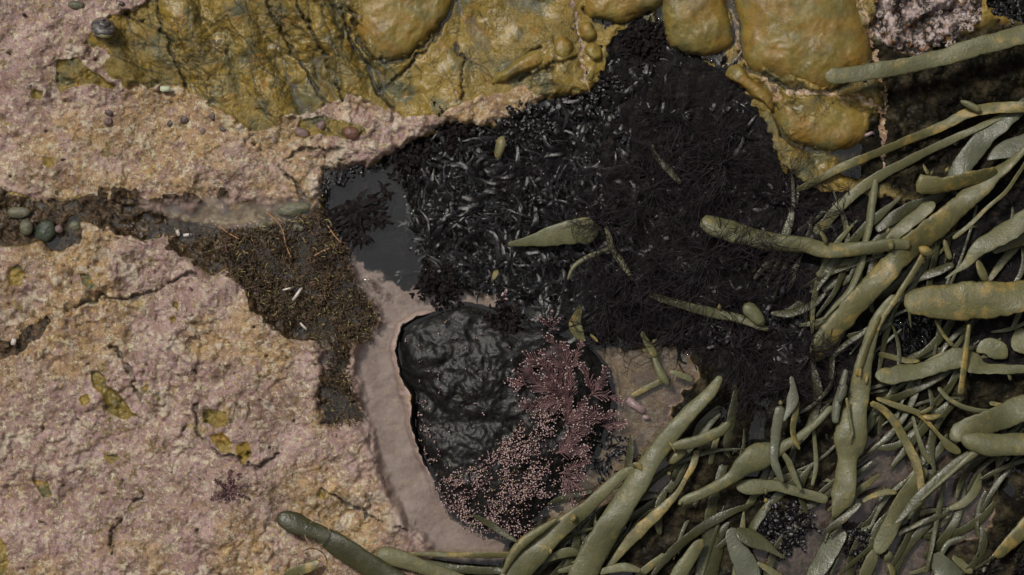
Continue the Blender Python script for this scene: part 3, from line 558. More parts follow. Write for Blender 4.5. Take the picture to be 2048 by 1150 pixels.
W('long thick smooth stem running from the filament weed down to the bottom edge',[(1442,752,14),(1420,785,26),(1380,825,35),(1340,870,40),(1300,925,46),(1265,980,52),(1230,1035,56),(1200,1085,58),(1165,1150,60),(1130,1220,60)],60,'grey',flat=.5,kids=[
 ('side_branch',[(1460,843,12),(1440,862,22),(1400,880,26),(1362,890,22),(1342,895,12)],66,'grey'),('bud',[(1338,884,4),(1345,893,5),(1351,904,4)],72,'yellow'),('side_branch',[(1372,895,20),(1350,915,22),(1339,928,9)],44,'yellow'),('bud',[(1334,950,12),(1342,945,14)],40,'yellow')],wob=.6)
W('smooth stem left of the long thick one, with a leaf-like side blade',[(1284,932,12),(1275,937,16),(1250,946,22),(1215,975,26),(1180,1010,30),(1150,1036,36),(1110,1066,44),(1070,1110,50),(1030,1150,54),(990,1200,52)],50,'grey',flat=.5,kids=[
 ('side_branch',[(1116,1036,5),(1080,1060,18),(1045,1085,22),(1022,1115,18),(1006,1148,5)],66,'yellow'),('bud',[(1152,1030,16),(1142,1042,18)],62,'yellow')],wob=.6)
W('short pale branch lying between the two thick lower stems',[(1080,1128,8),(1110,1112,18),(1140,1104,20),(1158,1108,12)],34,'grey',kids=[('bud',[(1100,1095,7),(1102,1108,9)],60,'yellow')])
W('slim yellow-marked frond beside the long thick stem',[(1394,900,14),(1386,930,14),(1372,955,10),(1355,985,12),(1335,1008,20),(1305,1036,26),(1270,1070,28),(1240,1105,18),(1210,1145,12),(1190,1180,10)],36,'yellow')
W('submerged dark mottled stem standing behind the plump bladder',[(1474,780,14),(1464,830,20),(1452,900,22),(1442,950,26),(1436,1000,42),(1430,1050,52),(1422,1100,55),(1412,1160,55),(1405,1210,55)],6,'dark',flat=.4)
W('blunt olive branch at the bottom edge against the submerged mottled stem',[(1406,1078,16),(1392,1098,27),(1372,1128,34),(1345,1170,36),(1320,1210,36)],40,'grey',flat=.5)
W('small yellow branch at the bottom edge left of the blunt olive branch',[(1330,1108,10),(1305,1128,16),(1280,1150,18),(1255,1180,18)],26,'yellow')
W('curved wavy-edged frond along the bottom edge between the thick stems',[(1196,1146,10),(1215,1140,16),(1250,1134,20),(1282,1142,10)],52,'grey')
W('pale bluish sky reflection built as a blade at the bottom edge below the plump bladder',[(1462,1055,16),(1466,1070,34),(1476,1100,42),(1490,1130,50),(1502,1170,54),(1510,1210,54)],24,'pale',flat=.2)  # sky reflection on the water, modelled as a pale blade
W('dark green teardrop frond with a yellow pin tip crossing the pale bluish reflection',[(1474,1058,12),(1486,1068,30),(1505,1078,36),(1532,1092,24),(1552,1105,11),(1570,1117,8)],36,'dark')
W('yellow-tipped branch sprouting at the bottom edge right of the pale bluish reflection',[(1514,1124,8),(1545,1145,16),(1580,1172,20),(1610,1200,20)],26,'yellow')
W('dark finger frond with bright tip directly under the angled cut of the bladder stem',[(1651,1065,8),(1664,1054,15),(1690,1034,17),(1722,1004,12)],44,'dark')
W('wavy slate sky reflection built as a blade, slanting to the bottom edge under the dark finger frond',[(1690,1060,24),(1672,1080,38),(1656,1105,44),(1640,1132,40),(1618,1168,32),(1600,1200,30)],16,'pale',flat=.15)  # another patch of reflected sky, given a blade's shape and slate colour
W('pale lime twig bridging the bladder stem and the wide grey-green blade',[(1724,1004,8),(1745,992,12),(1775,983,14),(1794,986,9)],40,'yellow')
W('greyish branch with broken top at the bottom edge under the wide blade',[(1752,1098,14),(1744,1118,26),(1732,1145,28),(1722,1190,30)],22,'grey',kids=[('side_branch',[(1768,1122,18),(1780,1112,16),(1778,1102,6)],26,'grey'),('side_branch',[(1776,1126,10),(1784,1140,15),(1786,1158,12)],22,'yellow')])
W('yellow stem end pointing in from the lower right corner',[(1988,1112,16),(2000,1106,26),(2025,1080,32),(2055,1052,38),(2120,990,42)],44,'yellow',flat=.5)
W('broad pale frond fanning out at the bottom edge in the lower right',[(1866,1108,20),(1876,1122,40),(1892,1145,58),(1912,1180,74),(1925,1220,74)],22,'pale',flat=.12,kids=[('side_branch',[(1882,1112,10),(1892,1092,13),(1908,1080,12),(1932,1074,6)],26,'pale')])
W('dark olive pod pair beside the broad pale frond',[(1905,1112,14),(1920,1125,18),(1936,1140,16),(1946,1146,8)],14,'yellow')
W('bulbous olive frond under water at bottom left, swelling to a round head',[(553,1036,18),(566,1038,38),(590,1046,46),(615,1056,38),(640,1066,36),(672,1088,48),(716,1116,50),(770,1148,46),(830,1180,44)],46,'dark',flat=.5,wob=.5)
W('small dark yellow frond at the bottom edge below the bulbous head',[(568,1150,10),(590,1142,22),(618,1134,24),(640,1122,10)],40,'yellow')
W('smooth round-ended frond at the bottom edge right of the bulbous one',[(752,1108,18),(768,1110,38),(800,1118,38),(850,1136,32),(900,1152,30),(960,1180,30)],38,'grey',flat=.5,wob=.5)
W('long thin frond running level into the leaf-like side blade',[(820,1108,8),(870,1108,12),(930,1110,13),(990,1110,14),(1030,1108,10)],30,'yellow',flat=.5)
W('dark level frond beneath the long thin one near the bottom edge',[(800,1118,10),(850,1126,16),(920,1138,18),(1000,1142,16),(1040,1138,8)],22,'dark')
W('thin dark green frond laid across the pink tipped coralline',[(944,1030,5),(972,1044,14),(1004,1065,14),(1037,1085,6)],66,'dark',flat=.3)
W('bright yellow leaf-shaped scrap between black weed and pink coralline',[(1160,610,8),(1155,628,18),(1150,648,28),(1156,665,28),(1168,684,6)],42,'yellow',flat=.15,kids=[('side_branch',[(1180,668,5),(1188,676,7),(1197,685,6)],38,'yellow')])
W('pale strap emerging from the middle of the black seaweed, dark on its left end',[(1015,489,8),(1060,482,24),(1100,473,42),(1140,464,54),(1172,462,58),(1196,468,40)],34,'grey',flat=.28)
W('small Y-shaped branch standing in the black seaweed right of the pale strap',[(1212,452,10),(1219,478,14),(1224,497,15),(1244,526,15),(1258,548,10),(1268,562,4)],40,'grey',kids=[('side_branch',[(1220,496,9),(1200,504,11),(1168,518,11),(1146,535,9),(1135,560,4)],38,'grey')],flat=.6)
W('narrow grey stem crossing the lower filament weed with a flake on its right end',[(1298,588,8),(1325,598,16),(1380,614,19),(1430,626,22),(1480,638,20),(1515,650,18),(1538,660,8)],34,'grey',flat=.5,kids=[('side_branch',[(1488,608,12),(1497,617,30),(1515,636,28),(1528,650,12)],44,'grey'),('bud',[(1438,608,8),(1440,620,14)],42,'yellow')])
W('short cut stem poking upright out of the black seaweed near the pink shelf',[(994,318,12),(998,300,20),(1003,280,21),(1004,272,14)],26,'yellow',flat=.9)
W('tiny tan stub in the black seaweed above the boulder',[(984,562,6),(990,550,12),(996,540,12)],26,'yellow',flat=.8)
W('small curved brownish frond among filaments near the centre right',[(1303,288,6),(1312,312,11),(1338,340,16),(1362,368,8)],34,'dark')
W('knobbly yellow joint below the filament weed over pink rock',[(1283,662,8),(1292,682,14),(1304,700,16),(1312,714,12)],34,'yellow',kids=[('side_branch',[(1308,712,10),(1318,740,18),(1328,758,18),(1338,770,6)],34,'grey'),('side_branch',[(1314,678,6),(1303,686,9)],36),('side_branch',[(1284,700,10),(1296,704,9)],34)])
W('short pale segment beside the knobbly yellow joint',[(1338,742,8),(1356,748,13),(1376,756,13),(1386,764,7)],28,'grey')
W('dark strip with a yellow cut end lying on pink rock by the coralline',[(1262,793,10),(1285,780,13),(1325,760,13)],10,'yellow')
W('faint green frond curving over pink rock below the coralline',[(1098,1008,8),(1120,998,12),(1150,990,14),(1186,982,8)],6,'dark')
W('brown-orange joint on the left neck where the smooth stem meets the thick one',[(1262,930,8),(1276,930,14),(1284,942,8)],66,'yellow',flat=.8)
W('olive blade pointing up left out of the dark gap left of the thickest stem',[(1632,550,14),(1665,538,20),(1700,526,20),(1730,515,12)],16,'grey')
W('long dim frond in the dark gap below the filament weed, parallel to the thickest stem',[(1568,628,8),(1615,598,19),(1655,572,20),(1695,545,14)],4,'dark')
W('stubby green finger in the dark gap right of the knotted joint',[(1888,478,8),(1893,497,13),(1901,520,12)],30,'yellow',flat=.8)
W('dim green branch below the knotted joint reaching right',[(1800,575,8),(1840,556,16),(1880,540,20),(1908,528,14)],26,'dark')
W('dim yellowish branch above the ragged olive strap',[(1755,708,10),(1785,714,13),(1815,722,12),(1840,722,6)],20,'yellow')
W('thin olive branch running down left from the fork towards the knot of filaments',[(1768,640,12),(1730,662,12),(1690,690,12),(1665,715,9)],30,'dark')
W('dark blade edge with a pale rib beside the stem bladder near the lower middle',[(1690,660,10),(1668,700,14),(1662,760,10)],22,'dark')
W('thin brown frond on the left side of the pale bladder stem base',[(1420,930,10),(1432,880,14),(1448,845,10)],14,'grey')
W('wavy translucent frond lying flat between the thick stem and the submerged one',[(1386,880,8),(1402,850,16),(1430,825,18),(1442,812,8)],10,'pale',flat=.15)
# fronds under the top layer, shade painted in by the dark material, nothing tells them apart
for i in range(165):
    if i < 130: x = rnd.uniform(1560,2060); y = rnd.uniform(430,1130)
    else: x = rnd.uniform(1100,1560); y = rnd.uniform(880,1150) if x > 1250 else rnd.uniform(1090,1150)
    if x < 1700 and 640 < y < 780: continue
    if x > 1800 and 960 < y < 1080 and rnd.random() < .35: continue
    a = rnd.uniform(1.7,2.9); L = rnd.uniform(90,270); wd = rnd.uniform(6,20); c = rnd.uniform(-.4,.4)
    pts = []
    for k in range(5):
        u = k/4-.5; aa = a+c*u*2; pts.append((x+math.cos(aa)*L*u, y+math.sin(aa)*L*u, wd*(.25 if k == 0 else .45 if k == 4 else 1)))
    W('olive frond dimmed by painted shade, lying under the upper layer of wrack straps', pts, rnd.uniform(4,24), rnd.choice(['dark','dark','dark','dark','dark','dark','dark','grey']), group='dim fronds under the wrack')

# ---------------------------------------------------------------- black glossy ribbon weed
def in_poly(x, y, poly):
    c = False; n = len(poly)
    for i in range(n):
        x0,y0 = poly[i]; x1,y1 = poly[(i+1) % n]
        if (y0 > y) != (y1 > y) and x < (x1-x0)*(y-y0)/(y1-y0)+x0: c = not c
    return c
class Bag:
    def __init__(s): s.v = []; s.f = []; s.n = 0
    def add(s, V, F): s.v.append(np.asarray(V)); s.f += [tuple(i+s.n for i in f) for f in F]; s.n += len(V)
    def link(s, name, mat, parent=None, loc=None): return link(name, np.concatenate(s.v), s.f, mat, parent, loc)
def px2w(A):
    k = 1-A[:,2]/HC; return np.stack([(A[:,0]-1024)*S*k,(575-A[:,1])*S*k,A[:,2]*S],-1)
def ribbon(bag, x, y, z, ang, L, wd, curl=.6, lift=6, r=rnd, n=10, fork=False):
    pts = []; a = ang; st = L/n; ph = r.uniform(0,6.28); cu = r.uniform(-curl,curl)/n*2
    for i in range(n+1):
        u = i/n; ww = wd*(math.sin(math.pi*min(1,u*.85+.18))**.6)*.5
        zz = z+lift*math.sin(math.pi*u)*r.uniform(.7,1.2)+1.5*math.sin(ph+u*9); nx, ny = -math.sin(a), math.cos(a); tl = .38*math.sin(ph+u*5)
        pts += [(x-nx*ww,y-ny*ww,zz-ww*tl),(x,y,zz+ww*.2),(x+nx*ww,y+ny*ww,zz+ww*tl)]
        x += math.cos(a)*st; y += math.sin(a)*st; a += cu+r.uniform(-.12,.12)+.25*math.sin(ph*2+i*.9)
    F = []
    for i in range(n):
        for k in range(2): q = i*3+k; F.append((q,q+3,q+4,q+1))
    bag.add(px2w(np.array(pts)), F)
    if fork:
        for sgn in (-1,1): ribbon(bag, x, y, z+lift*.3, a+sgn*r.uniform(.3,.7), L*.4, wd*.8, curl, 2, r, 5)
    return x, y
def flow(x, y): return 6.28*float(fbm(np.array([x]),np.array([y]),130,2,301)[0])*1.6+rnd.uniform(-.28,.28)
bag = Bag(); cnt = 0
WEED = [(790,305),(850,270),(910,250),(960,258),(1035,250),(1100,205),(1180,195),(1220,120),(1215,80),(1262,55),(1282,25),(1300,45),(1335,45),(1338,100),(1400,118),(1452,138),(1490,180),(1520,230),(1550,330),(1600,370),(1640,440),(1600,560),(1640,640),(1660,720),(1600,780),(1480,760),(1400,700),(1330,650),(1200,660),(1140,620),(1040,596),(960,575),(880,570),(860,540),(850,470),(830,400),(800,350)]
while cnt < 1500:
    x = rnd.uniform(780,1700); y = rnd.uniform(20,790)
    jx = (float(fbm(np.array([x]),np.array([y]),60,2,777)[0])-.5)*110
    if not in_poly(x+jx,y+jx*.3,WEED): continue
    cnt += 1
    ribbon(bag, x, y, rnd.uniform(-15,-1), flow(x,y), rnd.uniform(30,110), rnd.choice([3,4,5,7,9,12])*rnd.uniform(.8,1.1), 1.4, rnd.uniform(4,17), fork=rnd.random() < .4)
tag(bag.link('black_ribbon_weed', M_BLACKWEED, loc=P(1100,400,-20)), 'glossy black ribbon-like red weed spreading over the middle of the pool', 'seaweed', kind='stuff')
def tuft(label, cx, cy, spread, n, Lr, wd, group, z=2, mat=None, name='black_weed_tuft', arc=6.28, a0=0, lift=14):
    b = Bag()
    for i in range(n):
        a = a0+rnd.uniform(-arc/2,arc/2); ribbon(b, cx+math.cos(a)*rnd.uniform(0,spread), cy+math.sin(a)*rnd.uniform(0,spread), z+rnd.uniform(-6,6), a, rnd.uniform(*Lr), rnd.uniform(*wd), .9, rnd.uniform(lift*.3,lift), fork=True)
    return tag(b.link(name, mat or (M_MATTEWEED if group == GT and rnd.random() < .6 or 'crescent' in label else M_BLACKWEED), loc=P(cx,cy,z)), label, 'seaweed', group)
GT = 'black tufts at the edge of the weed bed'
tuft('crescent-shaped black tuft standing clear in the grey water left of the weed bed',705,400,20,80,(30,62),(6,11),GT,1,arc=2.2,a0=1.1,lift=7)
tuft('little black sprig pointing up left onto the pink shelf',690,375,8,26,(22,44),(3,6),GT,3,arc=1.0,a0=-2.3,lift=6)
for x,y,a in [(712,385,1.2),(725,415,1.5),(732,445,1.7),(730,470,1.9),(700,395,2.4),(705,430,2.2),(716,455,2.0),(690,380,3.9),(682,365,4.0)]:
    pass
for x, y, lab in [(1285,75,'upright black tuft making the highest point of the weed bed'),(1190,165,'black tuft in the corner beside the pink crusted crack'),(905,250,'dark feathery tuft on the rim of the pink shelf'),(1050,235,'dark tuft below the pink lump on the shelf rim'),(815,310,'black tuft at the upper left corner of the weed bed'),(880,575,'black tuft overhanging the pale strip above the boulder'),(1010,640,'dark frilled tuft lying on the upper edge of the boulder')]:
    tuft(lab, x, y, 24, 60, (14,36), (4,8), GT, 4)
tuft('small black weed patch in the lower right among pale reflections',1570,1045,36,150,(14,34),(5,9),GT,4)
tuft('purplish weed clump at the bottom beside the wide grey-green blade',1712,1085,22,70,(12,28),(3,6),GT,6)
tuft('black speckled weed in the top right corner',2020,5,50,160,(12,30),(4,8),GT,0)
tuft('dark stringy weed clump in the bottom right corner',2005,1140,46,150,(14,40),(2,4),GT,2)
tuft('black blades poking out right of the pink coralline',1205,900,30,60,(20,44),(3,6),GT,-6)

# ---------------------------------------------------------------- filament weed
def tube(bag, P3, r, sides=3):
    P3 = np.asarray(P3); n = len(P3); d = np.gradient(P3,axis=0); d /= np.linalg.norm(d,axis=1)[:,None]+1e-9
    up = np.array([0,0,1.0]); s_ = np.cross(d,up); s_ /= np.linalg.norm(s_,axis=1)[:,None]+1e-6; u_ = np.cross(s_,d)
    rr = np.broadcast_to(np.asarray(r,dtype=float),(n,))[:,None]
    V = np.stack([P3+rr*(s_*math.cos(2*math.pi*k/sides)+u_*math.sin(2*math.pi*k/sides)) for k in range(sides)],1).reshape(-1,3)
    F = [(i*sides+k,(i+1)*sides+k,(i+1)*sides+(k+1) % sides,i*sides+(k+1) % sides) for i in range(n-1) for k in range(sides)]
    bag.add(px2w(V), F)
def fil(bag, x, y, z, a, L, r, depth, rd):
    n = max(4,int(L/7)); pts = [(x,y,z)]; cu = rd.uniform(-.12,.12); dz = rd.uniform(-.15,.15)
    for i in range(n):
        a += cu+rd.uniform(-.22,.22); x += math.cos(a)*L/n; y += math.sin(a)*L/n; z += dz*L/n+rd.uniform(-1,1); pts.append((x,y,z))
        if depth > 0 and i > 0 and rd.random() < .42: fil(bag,x,y,z,a+rd.choice([-1,1])*rd.uniform(.4,.9),L*rd.uniform(.3,.6),r*.8,depth-1,rd)
    tube(bag, pts, np.linspace(r,r*.55,len(pts)))
GF = 'tufts of fine dark filament weed'
for cx,cy,n,L,a0,arc,z,lab in [
 (1418,512,70,(60,150),0,6.28,74,'widest burst of dark filaments, radiating from the left end of the forked grey stem'),
 (1300,380,70,(50,130),0,6.28,34,'dark filament tuft in the middle of the black weed, left of centre right fork'),
 (1440,330,80,(60,140),0,6.28,38,'dense filament tuft directly under the pale ochre boulder'),
 (1560,400,50,(50,120),0,6.28,34,'thin filament tuft reaching toward the pointed yellow-green frond'),
 (1590,535,70,(40,90),2.2,3.6,62,'filament fringe hanging from the middle of the forked grey stem'),
 (1250,560,80,(40,110),0,6.28,46,'filament tuft around the foot of the small Y-shaped branch'),
 (1220,610,80,(40,110),.3,4.5,42,'filament tangle right of the bright yellow scrap'),
 (1470,690,60,(50,130),0,4.6,30,'silvery combed filament tuft below the narrow grey stem'),
 (1620,710,80,(30,80),2.0,6,52,'reddish-black filament knot at the lower end of the thickest stem'),
 (1360,650,55,(40,110),0,6.28,26,'filament tuft beneath the narrow grey stem'),
 (1560,770,45,(40,90),1.6,3.4,40,'coiled filament tuft over the diamond-shaped leaflet'),
 (1200,440,70,(30,90),0,6.28,48,'filament tuft lying on the right end of the pale strap'),
 (1350,240,50,(40,100),0,6.28,28,'filament tuft near the top of the weed bed'),
 (1030,330,35,(30,80),0,6.28,20,'sparse filament tuft next to the upright cut stem'),
 (1700,430,40,(30,80),3.1,4,10,'low filament tuft in the dark gap under the long olive frond')]:
    b = Bag(); rd = random.Random(int(cx*7+cy))
    for i in range(int(n*.5)):
        a = a0+rd.uniform(-arc/2,arc/2)
        fil(b, cx+rd.uniform(-14,14), cy+rd.uniform(-10,10), z+rd.uniform(-12,14), a, rd.uniform(*L), 1.1, 2, rd)
    tag(b.link('filament_tuft', M_FIL, loc=P(cx,cy,z)), lab, 'seaweed', GF)

# ---------------------------------------------------------------- pink coralline
def ball(bag, x, y, z, r):
    V = []; 
    for i, (th, k) in enumerate(((0,1),(.8,6),(1.57,6),(2.3,6),(3.14,1))):
        for j in range(k):
            a = 6.283*j/k+i*.5; V.append((x+r*math.sin(th)*math.cos(a),y+r*math.sin(th)*math.sin(a),z+r*math.cos(th)))
    F = [(0,1+j,1+(j+1) % 6) for j in range(6)]
    for s_ in (1,7): F += [(s_+j,s_+6+j,s_+6+(j+1) % 6,s_+(j+1) % 6) for j in range(6)]
    F += [(19,13+(j+1) % 6,13+j) for j in range(6)]
    bag.add(px2w(np.array(V)), F)
def plume(b1, b2, x, y, z, a, L, rd, r=1.7, dz=.12, beadr=2.0):
    """feathery segmented axis with paired side branchlets, pale tips"""
    n = max(4,int(L/4)); cu = rd.uniform(-.05,.05); axis_ = []
    for i in range(n+1):
        u = i/n; axis_.append((x,y,z))
        if i > 1 and rd.random() < .92:
            for sg in (-1,1):
                l2 = L*.36*(1-u*.55)*rd.uniform(.6,1.1); aa = a+sg*rd.uniform(.5,.8)
                x2 = x+math.cos(aa)*l2; y2 = y+math.sin(aa)*l2; z2 = z+rd.uniform(0,5)
                tube(b1,[(x,y,z),((x+x2)/2,(y+y2)/2,(z+z2)/2+1),(x2,y2,z2)],[r*.75,r*.7,r*.8],4)
                if rd.random() < .3+.5*u: ball(b2,x2,y2,z2,beadr*rd.uniform(.6,1.15))
        a += cu+rd.uniform(-.06,.06); x += math.cos(a)*L/n; y += math.sin(a)*L/n; z += dz*L/n
    tube(b1, axis_, [r*(1.1-.35*i/n)*(1.25 if i % 2 else .85) for i in range(n+1)], 5)
    ball(b2, x, y, z, beadr*1.1)
GCo = 'plumes of pink coralline on the boulder'
def coral(label, cx, cy, a0, arc, n, L, z, group=GCo, br=1.8, r=1.15):
    rd = random.Random(int(cx*3+cy*5)); b1 = Bag(); b2 = Bag()
    n = max(4,int(n*.62))
    for i in range(n):
        a = a0+(i/(max(1,n-1))-.5)*arc+rd.uniform(-.12,.12)
        plume(b1,b2,cx+rd.uniform(-4,4),cy+rd.uniform(-4,4),z+rd.uniform(-4,6),a,rd.uniform(*L),rd,r,rd.uniform(.02,.3),br)
    loc = P(cx,cy,z); root = empty('coralline_plume', loc); tag(root, label, 'seaweed', group)
    b1.link('branches', M_CORAL, root, loc); b2.link('pale_tips', M_BEAD, root, loc)
for a in [('largest pink plume, fanning up left from the right side of the boulder',1140,800,-2.55,1.9,12,(60,125),34),
 ('topmost pink plume standing under the yellow scrap',1135,745,-1.75,1.5,9,(50,105),36),
 ('pink plume fanning up right beside the rock gap',1180,790,-.9,1.4,8,(40,70),30),
 ('dark pink plume at the far right side of the boulder',1205,850,-.5,1.8,8,(30,55),22),
 ('bright pink plume pointing right at mid height of the boulder',1130,850,-.55,1.3,9,(45,95),46),
 ('pink plume with orange stalk below the bright right-pointing one',1110,905,-.35,1.1,9,(45,90),46),
 ('low pink plume on the right edge of the boulder above the dark gap',1120,950,.1,1.4,8,(30,70),34),
 ('short pink plume curling at the left base of the largest plume',1050,770,-2.9,1.6,7,(20,45),34),
 ('small dark pink sprig at the top right above the boulder',1100,655,-1.2,2.2,7,(14,34),16),
 ('tiny pink sprig in black weed above the boulder',1005,598,-1.4,3,6,(8,18),8)]:
    coral(*a)
# carpet of beads: nobody could count them
def beads(x0,x1,y0,y1,poly,n,zf,bag1,bag2,bag3,rr=(.8,1.9),dens=None):
    c = 0; t = 0
    while c < n and t < n*60:
        t += 1; x = rnd.uniform(x0,x1); y = rnd.uniform(y0,y1)
        if not in_poly(x,y,poly): continue
        if dens and rnd.random() > dens(x,y): continue
        c += 1; z = zf(x,y); h = rnd.uniform(3,13); x2 = x+rnd.uniform(-6,6); y2 = y+rnd.uniform(-6,6)
        tube(bag1,[(x,y,z-3),((x+x2)/2,(y+y2)/2,z+h*.6),(x2,y2,z+h)],[1.3,1.1,1.0],4)
        for k in range(rnd.choice([1,1,2])):
            (ball(bag3 if rnd.random() < .07 else bag2, x2+rnd.uniform(-4,4)*k, y2+rnd.uniform(-4,4)*k, z+h, rnd.uniform(*rr)))
CARPET = [(870,965),(920,940),(990,900),(1040,850),(1080,790),(1130,780),(1190,840),(1190,900),(1150,975),(1090,1030),(1050,1075),(975,1085),(925,1050),(880,1010)]
b1,b2,b3 = Bag(),Bag(),Bag()
cl = lambda x,y: float(ss(.42,.6,fbm(np.array([x]),np.array([y]),26,2,404))[()][0])*.9+.1
beads(860,1210,780,1090,CARPET,2600,bz,b1,b2,b3,dens=cl)
beads(815,900,790,1010,[(815,800),(850,800),(900,960),(870,1010),(835,920)],70,bz,b1,b2,b3)
beads(800,1100,640,960,BO,60,bz,b1,b2,b3)
root = empty('coralline_carpet', P(1030,970,10)); tag(root,'carpet of dark pink coralline with white bead tips on the lower boulder','seaweed',kind='stuff')
for b, nm, m in ((b1,'stalks',M_CORAL),(b2,'pale_tips',M_BEAD),(b3,'golden_tips',M_GOLDBEAD)):
    b.link(nm, m, root, P(1030,970,10))
coral('isolated purple-pink coralline tuft on the crusted rock at lower left',462,985,0,6.28,34,(14,42),38,None,1.5,1.5)
# ---------------------------------------------------------------- brown turf in the crevice
TB = [(440,470),(560,440),(640,425),(680,480),(715,560),(755,625),(740,680),(690,690),(705,780),(725,845),(650,850),(660,780),(650,700),(600,660),(545,635),(500,590),(455,545)]
b1,b2 = Bag(),Bag(); c = 0
while c < 4200:
    x = rnd.uniform(300,770); y = rnd.uniform(430,860)
    if not (in_poly(x,y,TB) or (in_poly(x,y,TURF) and rnd.random() < .15)): continue
    c += 1; z = max(hz(x,y),-40)+rnd.uniform(0,12); a = rnd.uniform(0,6.28); L = rnd.uniform(3,11); q = [(x,y,z)]
    for k in range(4): a += rnd.uniform(-.5,.5); x += math.cos(a)*L/4; y += math.sin(a)*L/4; z += rnd.uniform(-1,2.5); q.append((x,y,z))
    tube(b1 if rnd.random() < .93 else b2, q, [.8,1.2,.8,1.1,.6], 4)
root = empty('brown_turf', P(600,560,-10)); tag(root,'brown turf of short segmented branchlets filling the crevice left of the pool','seaweed',kind='stuff')
b1.link('brown_branchlets', M_TURFBIT, root, P(600,560,-10)); b2.link('golden_branchlets', M_GOLDBEAD, root, P(600,560,-10))
for i,(lab,pts) in enumerate([('long jointed orange twig arching over the brown turf',[(532,425),(552,440),(565,460),(572,490),(582,515)]),('orange twig at the water edge of the turf',[(655,450),(668,470),(682,485)]),('short tan twig at the upper left of the turf',[(438,450),(455,465),(478,478)]),('reddish twig leaning right in the turf',[(628,512),(645,502),(660,496)])]):
    b = Bag(); q = cr([(x,y,14+rnd.uniform(-2,4)) for x,y in pts],4); tube(b,q,[1.9 if k % 2 else 1.2 for k in range(len(q))],5)
    tag(b.link('jointed_twig', mat_simple('twig_orange',[(.32,.17,.08),(.24,.13,.07)],20,.5,1), loc=P(*pts[0],10)), lab, 'seaweed twig', 'jointed twigs on the turf')

# ---------------------------------------------------------------- small things on the rock
def blob(name, x, y, rx, ry, rz, z, rot, mat, label, cat, group=None, seed=0, parent=None):
    V = []; F = []; n1, n2 = 9, 16
    for i in range(n1+1):
        th = math.pi*i/n1
        for j in range(n2):
            a = 2*math.pi*j/n2; k = 1+.25*(float(vn(np.array([i*9.+seed*50]),np.array([j*9. if j < 8 else (16-j)*9.]),14,seed)[0])-.5)
            lx = rx*math.sin(th)*math.cos(a)*k; ly = ry*math.sin(th)*math.sin(a)*k
            V.append((x+lx*math.cos(rot)-ly*math.sin(rot), y+lx*math.sin(rot)+ly*math.cos(rot), z+rz*math.cos(th)*k))
    for i in range(n1):
        for j in range(n2): F.append((i*n2+j,(i+1)*n2+j,(i+1)*n2+(j+1) % n2,i*n2+(j+1) % n2))
    o = link(name, px2w(np.array(V)), F, mat, parent, P(x,y,z))
    if parent is None: tag(o, label, cat, group)
    return o
for k,(x,y,rx,ry,rot,m,lab) in enumerate([
 (218,226,9,6,.4,M_NODULE,'dark oval nodule set in the crust below the ochre patch'),(216,243,9,9,.2,M_PINKNOD,'brown round nodule just under the dark oval one'),
 (341,248,7,9,0,M_NODULE,'dark nodule in the middle of the pale knobbly crust'),(370,238,10,11,.5,M_NODULE,'larger grey nodule right of the dark middle one'),(406,262,7,7,0,M_PINKNOD,'small round purple nodule near the right end of the pale crust'),
 (424,232,6,8,0,M_PINKNOD,'purple nodule above the right end of the pale crust'),(445,258,8,5,.5,M_NODULE,'black flat nodule nearest the tip of the crust tongue'),
 (604,266,15,11,.4,M_PINKNOD,'round pink pebble lodged in the left hole of the shelf rim'),(642,252,9,13,.5,M_PINKNOD,'upright purple pebble between the two holes of the shelf rim'),
 (240,6,9,5,.2,M_NODULE,'tiny dark nodule at the top above the snail'),(150,10,17,9,.1,M_PEBBLE,'dark green flat nodule at the top left of the snail')]):
    blob('crust_nodule',x,y,rx,ry,min(rx,ry)*.7,max(hz(x,y),0)-1,rot,m,lab,'nodule','nodules in the pink crust',k)
for k,(x,y,rx,ry,rot,m,lab) in enumerate([
 (52,455,14,17,0,M_PEBBLE,'tan oval pebble at the left end of the groove'),(38,425,24,12,0,M_PEBBLE,'mossy green pebble under the shelf at far left'),(92,462,20,24,.3,mat_simple('dark_green_pebble',[(.03,.04,.03),(.05,.06,.04)],16,.4,3),'large dark green pebble in the groove'),
 (118,458,9,8,.6,M_PINKNOD,'small tan pebble beside the large dark green one'),(150,452,13,12,0,M_PEBBLE,'round grey pebble right of the small tan one'),(528,455,14,12,.2,M_PEBBLE,'round grey-green pebble at the edge of the brown turf'),(590,418,38,16,-.15,M_PEBBLE,'long mossy stone at the right end of the grey ledge'),(598,456,12,9,.2,M_PEBBLE,'dull pebble half buried in turf under the mossy stone')]):
    blob('groove_pebble',x,y,rx,ry,min(rx,ry)*.7,max(hz(x,y),-8)+4,rot,m,lab,'pebble','pebbles in the groove',k+20)
blob('red_anemone',702,266,17,13,9,hz(702,266)+5,.3,M_ANEM,'closed dark red anemone in the right hole of the shelf rim','anemone',None,5)
